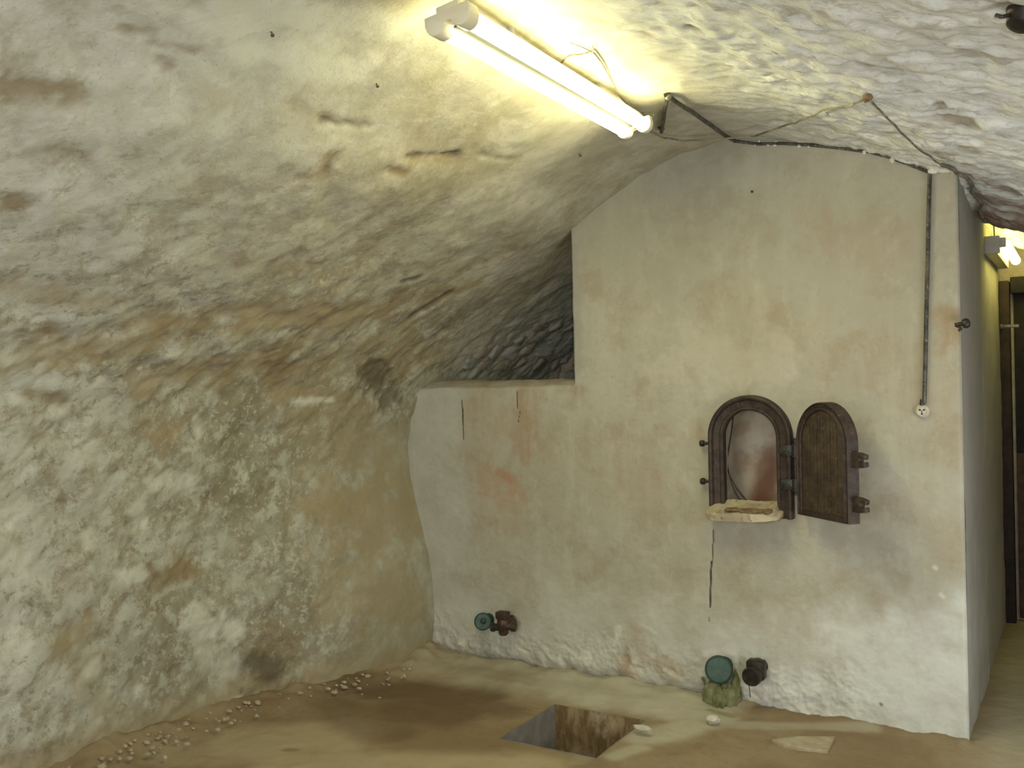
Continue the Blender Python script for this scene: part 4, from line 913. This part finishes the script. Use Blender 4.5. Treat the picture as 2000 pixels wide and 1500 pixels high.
# right tap: square body with a round plug in front, drip below
q = on_y(1474, 1312, YF - 0.07); tp = empty('tap', q, 'black square-bodied tap beside the larger green outlet', 'tap')
bm = bmesh.new(); add_lathe(bm, Vector((q.x + .01, YF + 0.02, q.z + .01)), (0, -1, 0), [(0.03, 0), (0.03, 0.025), (0.022, 0.03), (0.022, 0.07)], 20); bm_obj('shank', bm, M_black, tp)
bm = bmesh.new(); add_box(bm, q + Vector((.008, 0, .012)), (0.082, 0.06, 0.088)); bm_obj('body', bm, M_black, tp, 0.014, 3)
qp = on_y(1468, 1322, YF - 0.125)
bm = bmesh.new(); add_lathe(bm, qp + Vector((0, .045, 0)), (-0.1, -1, -0.05), [(0.040, 0), (0.043, 0.02), (0.043, 0.04), (0.038, 0.052), (0.03, 0.050), (0, 0.052)], 24); bm_obj('plug', bm, M_black, tp)
bm = bmesh.new(); add_lathe(bm, q + Vector((0.015, 0, 0.05)), (0, 0, 1), [(0.022, 0), (0.022, 0.006), (0.012, 0.012), (0, 0.013)], 14); bm_obj('bonnet', bm, M_brown, tp)
bm = bmesh.new(); pz = qp + Vector((-.02, .02, -.035)); add_tube(bm, [pz, pz + Vector((0, .02, -.07))], 0.0018, 6); bm_obj('drip_wire', bm, M_iron, tp)
# left tap: cross-shaped
q = on_y(983, 1217, YF - 0.075); tp = empty('tap', q, 'brown cross-shaped tap beside the smaller green outlet', 'tap')
bm = bmesh.new(); add_lathe(bm, Vector((q.x + .01, YF + 0.02, q.z)), (0, -1, 0), [(0.028, 0), (0.028, 0.025), (0.020, 0.03), (0.020, 0.08)], 18); bm_obj('shank', bm, M_brown, tp)
bm = bmesh.new(); add_lathe(bm, q + Vector((0, 0, -0.062)), (0, 0, 1), [(0.018, 0), (0.026, 0.008), (0.026, 0.03), (0.032, 0.04), (0.032, 0.08), (0.027, 0.086)], 20); bm_obj('body', bm, M_brown, tp)
bm = bmesh.new(); add_box(bm, q + Vector((.0, -.004, 0.042)), (0.066, 0.05, 0.040)); bm_obj('key', bm, M_brown, tp, 0.007)
bm = bmesh.new(); add_lathe(bm, q + Vector((.02, 0, -.012)), (1, .25, 0), [(0.022, 0), (0.022, 0.026), (0.028, 0.028), (0.028, 0.05), (0.02, 0.052)], 18); bm_obj('inlet', bm, M_brown, tp)
bm = bmesh.new(); add_lathe(bm, q + Vector((-.02, 0, -.022)), (-1, -.2, -.12), [(0.020, 0), (0.018, 0.03), (0.023, 0.032), (0.023, 0.048), (0.016, 0.052)], 18); bm_obj('spout', bm, M_iron, tp)

# ------------------------------------------------------------------ pieces lying on the floor
def slab(name, poly, th, mat, label, cat):
    P_ = [on_z(a, b, 0.02) for a, b in poly]; bm = bmesh.new()
    t = []; b_ = []
    for i, p in enumerate(P_):
        t.append(bm.verts.new(p + Vector((0, 0, th + 0.006 * math.sin(i * 2.3))))); b_.append(bm.verts.new(p + Vector((0, 0, -0.03))))
    bm.faces.new(t); bm.faces.new(b_[::-1])
    for i in range(len(t)): k = (i + 1) % len(t); bm.faces.new((t[i], b_[i], b_[k], t[k]))
    o = bm_obj(name, bm, mat, None, 0.004, 2); tag(o, label, cat); return o
slab('plaster_slab', [(1506, 1440), (1560, 1437), (1632, 1432), (1622, 1452), (1616, 1463), (1575, 1457), (1530, 1450)], -0.006, M_frag, 'flat pale slab of plaster lying on the brown floor', 'slab')
def chunk(px, py, s, lab, seed, mat=M_chip):
    q = on_z(px, py, 0.03); bm = bmesh.new(); add_blob(bm, q, s, .35, 2, seed, 1.4); o = bm_obj('plaster_chunk', bm, mat, smooth=False); tag(o, lab, 'chunk')
chunk(1392, 1404, (.032, .03, .018), 'white broken plaster chunk beside the mossy crust', 41)
chunk(1256, 1422, (.045, .02, .012), 'pale plaster chunk at the right corner of the sump', 42)
